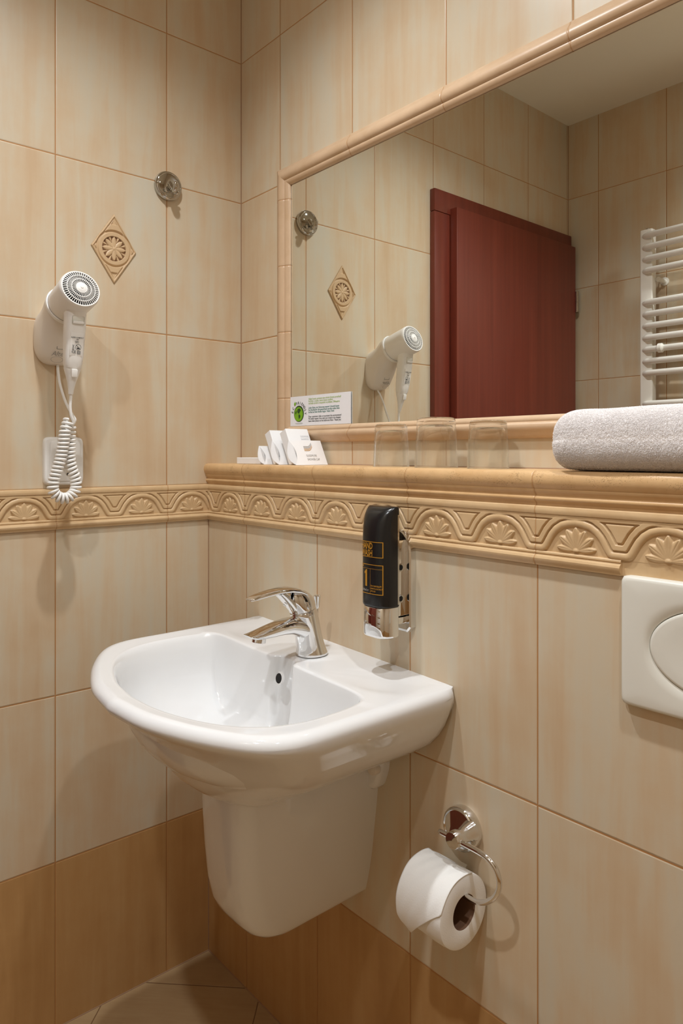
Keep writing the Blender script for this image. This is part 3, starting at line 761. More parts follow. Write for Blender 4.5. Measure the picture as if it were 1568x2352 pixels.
# ------------------------------------------------------------------ hand wash dispenser on its bracket
def dispenser():
    x0, x1 = .6060, .6700; xc = (x0+x1)/2; hw = (x1-x0)/2
    t = thing('soap_dispenser', (xc, D, .873), 'black hand wash bottle with gold print in a chrome wall bracket beside the washbasin', 'soap dispenser')
    # back plate: arch shaped, thick, chamfered foot
    def outline(k=0):
        P = []
        w_ = hw-k
        for i in range(17):
            a = PI*i/16; P.append((xc+w_*math.cos(a), 1.006+(.040-k)*math.sin(a)))
        P += [(xc-w_, .886+k), (xc-w_+.008, .877+k), (xc+w_-.008, .877+k), (xc+w_, .886+k)]
        return P
    rings = [[(x, D, z) for x, z in outline()], [(x, D-.012, z) for x, z in outline()], [(x, D-.0145, z) for x, z in outline(.0018)]]
    loft('back_plate', rings, m_chrome, t, angle=30)
    br = box('bracket_core', xc-.019, xc+.021, D-.036, D-.013, .905, 1.030, m_chrome, t, .002)
    box('bracket_arm', xc-.024, xc+.024, D-.037, D-.013, .893, .904, m_chrome, t, .002)
    for z in (.934, .985):
        lathe('fixing_socket', [(.0001, -.004), (.0042, -.004), (.0046, .0006), (.0064, .0012), (.0068, 0)], (xc+.021, D-.0250, z), (1, 0, 0), m_steel, br, 24)
        lathe('socket_void', [(.0001, .0004), (.0044, .0004), (.0044, -.001)], (xc+.021, D-.0250, z), (1, 0, 0), m_dark, br, 24)
    # bottle: flat back, bowed front, top rounded over towards the front
    yb = D-.036; n = 56
    def dsec(z, k=1.0, dep=.038, hwk=1.0, shift=0):
        """D-shaped section, back at yb"""
        w_ = hw*hwk; d_ = dep*k; out = []
        for i in range(n):
            a = 2*PI*i/n; c, s = math.cos(a), math.sin(a)
            if s <= 0:   # front
                out.append((xc+w_*math.copysign(abs(c)**.62, c), yb-.010-(d_-.010)*abs(s)**.95, z))
            else:
                out.append((xc+w_*math.copysign(abs(c)**.30, c), yb-.010+.0100*min(1, abs(s)**.35), z))
        return out
    R = [dsec(.9242, .96, hwk=.955), dsec(.9255, .985, hwk=.985), dsec(.9280, 1, hwk=1), dsec(.95), dsec(.98), dsec(1.01), dsec(1.035, .995), dsec(1.052, .965), dsec(1.064, .90), dsec(1.0735, .80), dsec(1.0795, .67, hwk=.998), dsec(1.0828, .55, hwk=.992), dsec(1.0848, .43, hwk=.98), dsec(1.0856, .34, hwk=.955)]
    b_ = loft('bottle', R, m_black, t, angle=60)
    # silver side seam along the back edge
    seam = loft('bottle_seam', [[(x1-.0004+.0006*a, yb-.0050+.0016*b, z) for a, b in ((0, -1), (1, -1), (1, 1), (0, 1))] for z in (.9280, 1.0730)], m_steel, b_)
    cap_ = [dsec(.8745, .90, hwk=.90), dsec(.8760, .95, hwk=.95), dsec(.8790, .97, hwk=.965), dsec(.9225, .965, hwk=.955), dsec(.9235, .94, hwk=.94)]
    cp = loft('pump_cap', cap_, m_chrome, t, angle=50)
    def front(x, z, off=.0004, k=1.0):
        """point on the bowed front for a horizontal offset x from the middle"""
        u = min(1, abs(x)/hw); c = u**(1/.62); s = math.sqrt(max(0, 1-c*c))
        nx = .0; return (xc+x*(1+off/hw), yb-.010-(.038*k-.010)*s**.95-off, z)
    def strip(name, x0_, x1_, z0_, z1_, mat, off=.0004, nseg=14, k=1.0):
        V = []; F = []
        for i in range(nseg+1):
            x = x0_+(x1_-x0_)*i/nseg
            V += [front(x, z0_, off, k), front(x, z1_, off, k)]
        F = [(2*i, 2*i+2, 2*i+3, 2*i+1) for i in range(nseg)]
        return mesh(name, V, F, mat, b_, False)
    def frame_(x0_, x1_, z0_, z1_, th):
        obs = [strip('f', x0_, x1_, z0_, z0_+th, m_gold), strip('f', x0_, x1_, z1_-th, z1_, m_gold), strip('f', x0_, x0_+th, z0_, z1_, m_gold, nseg=2), strip('f', x1_-th, x1_, z0_, z1_, m_gold, nseg=2)]
        return join_meshes('label_frame', obs)
    fw_ = .0245
    frame_(-fw_, fw_, 1.0045, 1.0300, .0011)
    frame_(-fw_, fw_, .9450, .9930, .0011)
    T = lambda name, body, size, x, z, al='LEFT', sq=1.0, mat=m_gold, bold=.0001: text(name, body, size, mat, b_, lambda a, c_: front(x+a, z+c_, .0006), align=al, squeeze=sq, bold=bold)
    T('label_text', 'HAND', .0145, -.0215, 1.0180, sq=.66, bold=.0004); T('label_text', 'WASH', .0145, -.0215, 1.0065, sq=.66, bold=.0004)
    T('label_text', 'STEP', .0036, -.022, .9882)
    strip('label_line', -fw_+.001, fw_-.001, .9858, .9862, m_gold)
    strip('label_line', .0005, .0009, .9462, .9858, m_gold, nseg=1)
    n1 = [(-.0062, .9570), (-.0062, .9842), (-.0088, .9842), (-.0128, .9795), (-.0128, .9766), (-.0106, .9782), (-.0106, .9570)]
    mesh('label_number', [front(x, z, .0006) for x, z in n1], [(0, 1, 2, 5, 6), (2, 3, 4, 5)], m_gold, b_, False)
    T('label_text', '300ml ℮', .0056, -.0190, .9490, sq=.85, mat=m_greyink)
    for i, s in enumerate(('SKIN COMPATIBILITY', 'DERMATOLOGICALLY', 'APPROVED')): T('label_text', s, .0036, .0020, .9575-.0042*i, sq=.60, mat=m_gold, bold=.00004)
    # two shallow grooves on the pump cap
    for z in (.8965, .8870):
        V = []; F = []; ns = 20
        for i in range(ns+1):
            x = -.027+.040*i/ns; sag = .0035*math.sin(PI*i/ns)*0
            for dz, of in ((-.0007, .0), (0, -.0001), (.0007, .0)):
                p = front(x, z+dz-.004*(i/ns-.5)**2*0, .0002+of-.0016, .965); V.append(p)
        F = [(3*i+j, 3*i+3+j, 3*i+4+j, 3*i+1+j) for i in range(ns) for j in (0, 1)]
        mesh('cap_groove', V, F, m_dark, cp, False)
dispenser()

# ------------------------------------------------------------------ hair dryer and its wall holder
YC = -.449
def dryer():
    t = thing('hair_dryer_holder', (0, YC, 1.352), 'white plastic wall holder gripping the hair dryer, above the socket', 'holder')
    ax = Vector((.955, 0, .297)).normalized(); up = Vector((-ax.z, 0, ax.x)); Yv = Vector((0, 1, 0))
    gc = Vector((.146, YC, 1.4815))                           # grille centre
    rc = gc-ax*.078+up*.003                                           # ring centre
    n = 56
    def circ(c, r, u=Yv, v=up): return [c+u*(r*math.cos(2*PI*i/n))+v*(r*math.sin(2*PI*i/n)) for i in range(n)]
    def wallsec(x, zc, hw, hh, e, tilt=0):
        v = Vector((-math.sin(tilt), 0, math.cos(tilt)))
        return [Vector((x, YC, zc))+Yv*a+v*b for a, b in srect(hw, hh, e, n)]
    R = [wallsec(.0, 1.4065, .0400, .0545, 2.9), wallsec(.006, 1.4060, .0410, .0560, 2.9), wallsec(.018, 1.4095, .0405, .0575, 2.8, .0), wallsec(.030, 1.4160, .0396, .0580, 2.7, .0), wallsec(.037, 1.4240, .0390, .0560, 2.6, .0), wallsec(.043, 1.4320, .0386, .0520, 2.4, .05), wallsec(.0500, 1.4440, .0382, .0455, 2.2, .16)]
    R += [circ(rc-ax*.006, .0382), circ(rc-ax*.001, .0385), circ(rc, .0372)]
    body = loft('holder_body', R, m_white, t, angle=60)
    lathe('rim_ring', [(.0370, -.0045), (.0392, -.0035), (.0397, .0), (.0385, .0030), (.0366, .0036)], rc, ax, m_white2, t, n, False, False)
    # small window and scripted mark on the front of the holder
    fn = Vector((.92, 0, -.39)).normalized(); fv = Vector((.39, 0, .92)).normalized()
    fo = Vector((.0470, YC, 1.3885))
    q = lambda y, v, o=.0: fo+Yv*y+fv*v+fn*o
    win = []
    for (a, b_, c_, d_) in ((-.0095, -.0085, -.010, .010), (.0085, .0095, -.010, .010), (-.0095, .0095, .009, .010), (-.0095, .0095, -.010, -.009)):
        V = [q(a, c_, .0022), q(b_, c_, .0022), q(b_, d_, .0022), q(a, d_, .0022)]; win.append(mesh('w', V, [(0, 1, 2, 3)], m_greyink, t, False))
    join_meshes('inspection_window', win)
    text('script_mark', 'Alter', .014, m_greyink, t, lambda x, y: tuple(q(-.018+x+.3*y, -.024+y, .0015)), squeeze=.95)
    V = [q(-.006+.012*math.cos(2*PI*i/40)*r, -.0315+.0062*math.sin(2*PI*i/40)*r, .0012) for r in (1, .94) for i in range(40)]
    mesh('oval_mark', V, [(i, (i+1) % 40, 40+(i+1) % 40, 40+i) for i in range(40)], m_greyink, t, False)
    # the dryer itself
    d = thing('hair_dryer', (.105, YC, 1.285), 'white hair dryer with round grille, hanging in the wall holder', 'hair dryer')
    drum = [circ(rc+ax*.001, .0355), circ(rc+ax*.004, .0362), circ(rc+ax*.03-up*.001, .0370), circ(gc-ax*.014, .0378), circ(gc-ax*.006, .0381), circ(gc-ax*.001, .0375), circ(gc+ax*.0012, .0362), circ(gc+ax*.0004, .0348), circ(gc-ax*.010, .0344)]
    loft('barrel', drum, m_white2, d, cap0=True, cap1=False, angle=50)
    lathe('grille_back', [(.0001, 0), (.0344, 0)], gc-ax*.0085, ax, m_dark, d, n, False, False)
    # grille: domed face made of rings and spokes
    bm = bmesh.new()
    def dome(r): return gc+ax*(.0008+.0058*(1-(r/.0365)**2))
    def ringbar(r, wdt):
        c0 = dome(r); prof = [(r-wdt, -.0012), (r+wdt, -.0012), (r+wdt, .0003), (r-wdt, .0003)]
        rr = [[c0+ax*tt+Yv*(rad*math.cos(2*PI*i/64))+up*(rad*math.sin(2*PI*i/64)) for rad, tt in prof] for i in range(64)]
        V = [p for r_ in rr for p in r_]; vs = [bm.verts.new(v) for v in V]
        for i in range(64):
            for j in range(4):
                k = (i+1) % 64; l = (j+1) % 4
                bm.faces.new((vs[i*4+j], vs[i*4+l], vs[k*4+l], vs[k*4+j]))
    for r, wd in ((.0349, .0011), (.0264, .0006), (.0182, .0006), (.0095, .0012)): ringbar(r, wd)
    def spokes(r0, r1, m_, wd, ph):
        for i in range(m_):
            a = 2*PI*i/m_+ph; dr = Yv*math.cos(a)+up*math.sin(a); tn = -Yv*math.sin(a)+up*math.cos(a)
            vs = []
            for r in (r0, r1):
                c0 = dome(r)+dr*r
                for s, tt in ((-1, -.0012), (1, -.0012), (1, .0002), (-1, .0002)): vs.append(bm.verts.new(c0+tn*(wd*s)+ax*tt))
            for j in range(4): bm.faces.new((vs[j], vs[(j+1) % 4], vs[4+(j+1) % 4], vs[4+j]))
    spokes(.0260, .0350, 48, .00056, 0); spokes(.0180, .0267, 48, .00044, .065); spokes(.0085, .0188, 32, .0004, 0)
    from_bm('grille', bm, m_white2, d, False)
    lathe('grille_hub', [(.0092, -.0012), (.0092, .0004), (.0070, .0014), (.0030, .0018), (.0024, .0026), (.0001, .0028)], dome(.0085), ax, m_white2, d, 32)
    # handle
    def hs(c, hw, hd, tilt, e=2.8):
        u = Vector((math.cos(tilt), 0, math.sin(tilt))); return [Vector(c)+Yv*a+u*b for a, b in srect(hw, hd, e, 40)]
    H = [hs((.1180, YC, 1.462), .0205, .0230, -.18, 2.3), hs((.1185, YC, 1.446), .0200, .0205, -.17, 2.5), hs((.1175, YC, 1.430), .0192, .0178, -.17), hs((.1155, YC, 1.412), .0188, .0168, -.17, 3.6), hs((.1115, YC, 1.385), .0183, .0158, -.18, 3.6), hs((.1075, YC, 1.358), .0176, .0148, -.18, 3.4), hs((.1050, YC, 1.343), .0170, .0140, -.18), hs((.1042, YC, 1.3375), .0155, .0125, -.18)]
    hd_ = loft('handle', H, m_white2, d, angle=60)
    # everything printed on or set in the handle front
    a0 = Vector((.1350, YC, 1.4300)); a1 = Vector((.1182, YC, 1.3430)); vdir = (a0-a1).normalized(); ndir = Vector((vdir.z, 0, -vdir.x))
    P = lambda y, v, o=.0009: a0+Yv*y-vdir*v+ndir*o
    def plate_(name, y0, y1, v0, v1, off, th, mat, bev=.0008, par=hd_):
        bm_ = bmesh.new(); bm_box(bm_, y0, y1, v0, v1, 0, th, bev, 2)
        for v in bm_.verts: v.co = P(v.co.x, v.co.y, off+v.co.z)
        return from_bm(name, bm_, mat, par, True, 40)
    plate_('switch_slot', -.0115, .0115, -.002, .0150, -.0022, .0032, m_greyink and m_plate, .003)
    plate_('switch', -.0105, .0105, .0068, .0130, .0006, .0034, m_white2, .0022)
    plate_('rating_label', -.0125, .0120, .0300, .0735, -.0006, .0020, m_white2, .0006)
    tx = lambda name, s, size, y, v, al='CENTER', sq=.9, b=.00006: text(name, s, size, m_ink, hd_, lambda x, yy: tuple(P(y+x, v-yy, .0025)), align=al, squeeze=sq, bold=b)
    tx('rating_text', 'ALISEO COMPACT', .0032, 0, .0395); tx('rating_text', '1200', .0028, 0, .0428); tx('rating_text', '220-240V ~', .0020, 0, .0462); tx('rating_text', '50/60 Hz', .0020, 0, .0486)
    tx('rating_symbol', 'CE', .0072, -.0052, .0680, sq=.95)
    def poly(name, pts, off=.0012):
        return mesh(name, [P(y, v, off+.0013) for y, v in pts], [tuple(range(len(pts)))], m_ink, hd_, False)
    def loop(name, pts, pin):
        k = len(pts); return mesh(name, [P(y, v, .0025) for y, v in pts+pin], [(i, (i+1) % k, k+(i+1) % k, k+i) for i in range(k)], m_ink, hd_, False)
    cc = (.0028, .0565)
    loop('rating_symbol', [(cc[0]+.0056*math.cos(2*PI*i/32), cc[1]+.0056*math.sin(2*PI*i/32)) for i in range(32)], [(cc[0]+.0050*math.cos(2*PI*i/32), cc[1]+.0050*math.sin(2*PI*i/32)) for i in range(32)])
    poly('rating_symbol', [(cc[0]-.0042, cc[1]-.0036), (cc[0]-.0036, cc[1]-.0042), (cc[0]+.0042, cc[1]+.0036), (cc[0]+.0036, cc[1]+.0042)])
    poly('rating_symbol', [(cc[0]-.003, cc[1]+.001), (cc[0]+.003, cc[1]+.001), (cc[0]+.002, cc[1]+.0032), (cc[0]-.002, cc[1]+.0032)])
    sq_ = lambda c, h: [(c[0]-h, c[1]-h), (c[0]+h, c[1]-h), (c[0]+h, c[1]+h), (c[0]-h, c[1]+h)]
    loop('rating_symbol', sq_((.0045, .0665), .0030), sq_((.0045, .0665), .0024)); loop('rating_symbol', sq_((.0045, .0665), .0018), sq_((.0045, .0665), .0012))
    poly('rating_symbol', [(-.0085, .0525), (-.0080, .0520), (-.0050, .0585), (-.0055, .0590)]); poly('rating_symbol', [(-.0050, .0525), (-.0055, .0520), (-.0085, .0585), (-.0080, .0590)])
    poly('rating_symbol', [(-.0087, .0602), (-.0048, .0602), (-.0048, .0614), (-.0087, .0614)])
    # strain relief
    sr = loft('strain_relief', [hs((.1040, YC, 1.3380), .0160, .0120, -.18, 2.4), hs((.1030, YC, 1.3340), .0158, .0118, -.18, 2.3), hs((.1015, YC, 1.322), .0120, .0095, -.18, 2.2), hs((.0990, YC, 1.308), .0078, .0072, -.16, 2), hs((.0962, YC, 1.294), .0052, .0052, -.14, 2), hs((.0948, YC, 1.2870), .0046, .0046, -.14, 2)], m_white2, d, angle=60)
    plate_('hanging_lug', -.0060, .0055, .0985, .1140, -.0020, .0045, m_white2, .0018, sr)
    # straight part and spiral part of the cord
    c1 = catmull([(.0950, -.4485, 1.2880), (.0935, -.4483, 1.2789), (.0925, -.4492, 1.262), (.0915, -.4467, 1.2452), (.0890, -.4410, 1.2330), (.0850, -.4425, 1.2270)], 8)
    ct = [(-.4498, 1.2368), (-.4562, 1.2188), (-.4581, 1.2059), (-.4602, 1.1881), (-.4623, 1.1752), (-.465, 1.1608), (-.4689, 1.148), (-.4713, 1.1384), (-.4752, 1.1256), (-.4776, 1.1145), (-.4784, 1.1049), (-.476, 1.0969), (-.4697, 1.0894), (-.4594, 1.0850), (-.4482, 1.0860), (-.4385, 1.0931), (-.4336, 1.1019), (-.4323, 1.1132), (-.4344, 1.1263), (-.4381, 1.1362), (-.4414, 1.1476), (-.443, 1.1574), (-.4438, 1.1688), (-.4433, 1.1801), (-.4429, 1.1915), (-.4429, 1.2013), (-.442, 1.211), (-.4414, 1.2208), (-.4425, 1.2290)]
    # the far strand hangs a little nearer the wall
    base = []
    for i, (y, z) in enumerate(ct):
        s = i/(len(ct)-1); base.append((.0875-.016*s, y, z))
    cl = catmull(base, 16)
    L = np.cumsum([0]+[float(np.linalg.norm(cl[i+1]-cl[i])) for i in range(len(cl)-1)])
    turns = 42; path = []
    arr = np.array(cl); N = turns*20
    for i in range(N+1):
        s = L[-1]*i/N; p = np.array([np.interp(s, L, arr[:, k]) for k in range(3)])
        p2 = np.array([np.interp(min(s+.002, L[-1]), L, arr[:, k]) for k in range(3)]); p1 = np.array([np.interp(max(s-.002, 0), L, arr[:, k]) for k in range(3)])
        tt = Vector(p2-p1).normalized(); u = Vector((1, 0, 0)); u = (u-tt*u.dot(tt)).normalized(); v = tt.cross(u)
        a = 2*PI*turns*i/N+.6; rr = .0086
        path.append(Vector(p)+u*(rr*math.cos(a))+v*(rr*math.sin(a)))
    tube('spiral_cord', path, .0028, m_white2, d, 10)
    tube('cord', c1, .0030, m_white2, d, 10)
    c2 = catmull([(.012, -.4455, 1.352), (.022, -.4475, 1.335), (.034, -.4485, 1.312), (.046, -.4462, 1.288), (.060, -.4430, 1.266), (.072, -.4380, 1.249), (.076, -.4335, 1.238), (.072, -.4380, 1.228), (.0700, -.4425, 1.2235)], 6)
    tube('supply_cord', c2, .0027, m_white2, t, 10)
dryer()

# ------------------------------------------------------------------ wall socket
def socket():
    yc, zc = -.4315, 1.1565
    t = thing('wall_socket', (0, yc, zc-.049), 'white wall socket plate behind the spiral hair dryer cord', 'socket')
    R = []
    for x, k in ((0, 1), (.006, 1), (.0095, .98), (.0115, .945), (.0120, .90)):
        R.append([(x, yc+a*k, zc+b*k) for a, b in srect(.0400, .0490, 9, 64)])
    loft('plate', R, m_white2, t, angle=50)
    R = []
    for x, k in ((.0118, 1), (.0138, .995), (.0145, .97)): R.append([(x, yc+.0015+a*k, zc+b*k) for a, b in srect(.0310, .0410, 10, 64)])
    loft('insert', R, m_white2, t, angle=50)
    lathe('socket_well', [(.0215, .0), (.0215, .0006), (.0200, .0008), (.0195, -.012), (.0001, -.012)], (.0146, yc, zc+.006), (1, 0, 0), m_white, t, 48, False, True)
    plug = loft('plug', [[(x, yc+a, zc+.006+b) for a, b in srect(.0165*k, .0165*k, 2, 40)] for x, k in ((.012, 1), (.030, 1), (.036, .93), (.039, .8))], m_white2, None, angle=50)
    tag(rebase(plug, (.012, yc, zc+.006)), 'white round plug pushed into the wall socket behind the spiral cord', 'plug')
    lathe('screw_hole', [(.0001, .0003), (.0030, .0003), (.0030, -.001)], (.0145, yc+.0065, zc-.027), (1, 0, 0), m_dark, t, 20)
    lathe('screw_rim', [(.0030, .0), (.0033, .0006), (.0040, .0006), (.0042, 0)], (.0145, yc+.0065, zc-.027), (1, 0, 0), m_white, t, 24, False, False)
socket()

# ------------------------------------------------------------------ chrome robe hook on the left wall
def robe_hook():
    c = Vector((0, -.1980, 1.7750)); t = thing('robe_hook', (0, c.y, c.z-.032), 'round chrome robe hook at the tile crossing high on the left wall', 'hook')
    lathe('rose', [(.0318, 0), (.0325, .002), (.0325, .0080), (.0310, .0115), (.0285, .0132), (.0270, .0136), (.0262, .0130), (.0235, .0142), (.0160, .0160), (.0080, .0170), (.0001, .0173)], c, (1, 0, 0), m_chromed, t, 64, angle=60)
    pth = catmull([(.013, c.y, c.z+.002), (.020, c.y, c.z-.006), (.028, c.y, c.z-.015), (.036, c.y, c.z-.0165), (.0405, c.y, c.z-.011), (.0415, c.y, c.z-.006)], 7)
    rad = list(np.interp(np.linspace(0, 1, len(pth)), [0, .3, .7, .9, 1], [.0075, .0058, .0055, .0062, .0066]))
    tube('hook_arm', pth, rad, m_chromed, t, 20)
    for s in (-1, 1):
        tube('hook_prong', catmull([(.0145, c.y, c.z-.008), (.0185, c.y+s*.007, c.z-.0145), (.0215, c.y+s*.0125, c.z-.0175), (.0245, c.y+s*.0155, c.z-.0150)], 6), .0030, m_chromed, t, 14)
robe_hook()

# ------------------------------------------------------------------ toilet roll holder and roll
AY = -.141
def roll_holder():
    c = Vector((.7740, D, .5975)); t = thing('toilet_roll_holder', (c.x, D, .563), 'chrome toilet roll holder with round wall rose, below the washbasin to the right', 'toilet roll holder')
    lathe('rose', [(.0325, 0), (.0330, .003), (.0330, .0125), (.0318, .0155), (.0292, .0168), (.0283, .0160), (.0278, .0150), (.0150, .0156), (.0001, .0158)], c, (0, -1, 0), m_chrome, t, 64, angle=45)
    pole = lathe('post', [(.0155, .014), (.0140, .020), (.0118, .028), (.0106, .035), (.0108, .040), (.0122, .0445), (.0124, .0470), (.0124, .0570), (.0116, .0582), (.0001, .0584)], (c.x+.0225, D, c.z+.007), (.0, -1, 0), m_chrome, t, 40, angle=45)
    z0 = c.z+.007; x0 = c.x+.0225
    arm = catmull([(x0-.004, AY, z0), (x0+.025, AY, z0), (x0+.048, AY, z0-.0005), (x0+.062, AY, z0-.0035), (x0+.0735, AY, z0-.0115), (x0+.0790, AY, z0-.0240), (x0+.0785, AY, z0-.0370), (x0+.0720, AY, z0-.0510), (x0+.0600, AY, z0-.0630), (x0+.0470, AY, z0-.0705), (x0+.0350, AY, z0-.0738), (x0+.015, AY, z0-.0745), (x0-.058, AY, z0-.0745)], 8)
    tube('arm', arm, .0040, m_chrome, t, 16)
    tube('stub', [(x0, AY, z0), (x0-.016, AY, z0), (x0-.0285, AY, z0)], .0040, m_chrome, t, 16)
    lathe('set_screw', [(.0001, 0), (.0042, 0), (.0042, .004), (.0001, .0045)], (c.x+.030, D-.020, c.z-.004), (.8, -.3, -.3), m_steel, t, 16)
roll_holder()
def toilet_roll():
    cy, cz = AY-.0035, .5085; xa, xb = .7310, .8170; R, r = .0520, .0245
    t = thing('toilet_roll', ((xa+xb)/2, cy, cz-R), 'white toilet roll with its first sheet folded to a point, on the chrome holder', 'toilet roll')
    n = 96
    def ring(x, rad, wob=0): return [(x, cy+(rad+wob*math.sin(3*a+x*90)+wob*.5*math.sin(7*a))*math.cos(a), cz+(rad+wob*math.sin(3*a+x*90))*math.sin(a)) for a in [2*PI*i/n for i in range(n)]]
    # paper body with end faces and bore
    rings = [ring(xa+.0005, r), ring(xa, r+.001), ring(xa, R-.0030, .0003), ring(xa+.0010, R-.0006, .0004)]
    rings += [ring(xa+(xb-xa)*k/8, R, .0004) for k in range(1, 8)]
    rings += [ring(xb-.0010, R-.0006, .0004), ring(xb, R-.0030, .0003), ring(xb, r+.001), ring(xb-.0005, r)]
    loft('paper', rings, m_paper, t, False, False, angle=50)
    loft('core', [ring(xb-.0004, r+.0012), ring(xb-.0004, r), ring(xa+.0004, r), ring(xa+.0004, r+.0012)], m_paperin, t, False, False, angle=40)
    # outer sheet folded to a point: spans from the top, tapering to a tip low on the front
    nu, nv = 40, 44
    a_top, a_tip = math.radians(70), math.radians(226)
    aL, aR, tipx = math.radians(203), math.radians(163), xa+.020
    def f(U, V):
        a = a_top+(a_tip-a_top)*V
        tl = np.clip((a-aL)/(a_tip-aL), 0, 1); tr = np.clip((a-aR)/(a_tip-aR), 0, 1)
        xl = xa+(tipx-xa)*tl; xr = xb+(tipx-xb)*tr**.9
        tp = tr
        x = xl+(xr-xl)*U
        lift = .0010+.0075*tp**2
        rad = R+lift+.0004*np.sin(x*300+a*7)
        return np.stack([x, cy+rad*np.cos(a), cz+rad*np.sin(a)], -1)
    o = heightfield('folded_sheet', nu, nv, f, m_paper, t)
    md = o.modifiers.new('thick', 'SOLIDIFY'); md.thickness = .0012; md.offset = 0
toilet_roll()

# ------------------------------------------------------------------ flush plate
def flush():
    x0, x1, z0, z1 = 1.0330, 1.2790, .8585, 1.0200; p = .0135
    xc, zc = (x0+x1)/2, (z0+z1)/2
    t = thing('flush_plate', (xc, D, z0), 'white toilet flush plate with a round button, at the right edge of the tiled wall', 'flush plate')
    hw, hh = (x1-x0)/2, (z1-z0)/2
    R = []
    for y, k in ((0, .0), (.0080, .0), (.0112, .0010), (.0128, .0028), (p, .0056)):
        R.append([(xc+a, D-y, zc+b) for a, b in prect(hw-k, hh-k, 34, 200)])
    # plate face with a shallow dish around the button
    br = .0860; bz = .0535
    for y, e, kx, kz in ((p, 4, .103, .069), (p-.0001, 2.6, .0945, .0620), (p-.0010, 2.05, br+.0030, bz+.0030), (p-.0030, 2, br+.0006, bz+.0006), (p-.006, 2, br+.0004, bz+.0004)):
        R.append([(xc+a, D-y, zc+b) for a, b in prect(kx, kz, e, 200)])
    loft('plate', R, m_plate, t, cap1=True, angle=35)
    B = []
    for y, k in ((p-.0075, -.0002), (p-.0018, .0), (p-.0006, .0012), (p-.0003, .004)):
        B.append([(xc+a, D-y, zc+b) for a, b in srect(br-k-.0006, bz-k-.0006, 2, 96)])
    # button face is gently dished towards the middle
    for k, dpt in ((.80, -.0006), (.6, -.0014), (.4, -.0020), (.2, -.0023), (.02, -.0024)):
        B.append([(xc+a, D-(p+dpt), zc+b) for a, b in srect((br-.0046)*k, (bz-.0046)*k, 2, 96)])
    loft('button', B, m_plate, t, angle=50)
flush()

# ------------------------------------------------------------------ three tumblers upside down on the ledge
def tumbler():
    """unit glass: rim radius 1 at z=0, closed thick base up at z=h"""
    g = bpy.data.objects.new('glass_tumbler', bpy.data.meshes.new('glass_tumbler'))
    R, r, h, w_ = .0325, .0290, .0755, .0016
    prof = [(R-w_*.7, 0.0), (R-.0002, 0.0), (R, .0008), (r+(R-r)*.5, h*.5), (r, h-.006), (r-.0006, h-.0025), (r-.0025, h-.0006), (r-.005, h),
            (r-.008, h-.0004), (.010, h-.0016), (.0001, h-.0020), (.0001, h-.0105), (.010, h-.0108), (r-.008, h-.0112), (r-w_-.0030, h-.0125), (r-w_-.0006, h-.0160), (r-w_+(R-r)*.5, h*.5), (R-w_, .0010), (R-w_*.7, 0.0)]
    rings = [[(a*math.cos(2*PI*i/72), a*math.sin(2*PI*i/72), z) for i in range(72)] for a, z in prof[:-1]]
    V, F = loft_vf(rings, False, False); m_ = len(rings)-1
    F += [((m_)*72+j, (m_)*72+(j+1) % 72, (j+1) % 72, j) for j in range(72)]
    bm = bmesh.new(); vs = [bm.verts.new(v) for v in V]
    for f in F: bm.faces.new([vs[i] for i in f])
    bmesh.ops.remove_doubles(bm, verts=bm.verts, dist=.00015)
    bmesh.ops.recalc_face_normals(bm, faces=bm.faces)
    bm.to_mesh(g.data); bm.free(); g.data.materials.append(m_glass); g.data.materials.append(m_glassthin)
    for p in g.data.polygons:
        if p.center.z < h-.0125: p.material_index = 1
    g.data.polygons.foreach_set('use_smooth', [True]*len(g.data.polygons)); g.data.set_sharp_from_angle(angle=math.radians(50))
    return g
g0 = tumbler()
GL = [(.5755, -.055, 1.0, 1.0, 'clear glass tumbler upside down on the ledge, nearest the card and cartons'),
      (.6850, -.058, 1.11, 1.10, 'clear glass tumbler upside down on the ledge, the larger one in the middle'),
      (.7905, -.056, 1.0, .99, 'clear glass tumbler upside down on the ledge, nearest the towel')]
for i, (x, y, s, sh, lb) in enumerate(GL):
    g = g0 if i == 0 else g0.copy()
    COL.objects.link(g); g.location = (x, y, NT+.0002); g.scale = (s, s, sh); g.rotation_euler = (0, 0, i*1.3)
    tag(g, lb, 'glass', 'glass tumblers on the ledge')

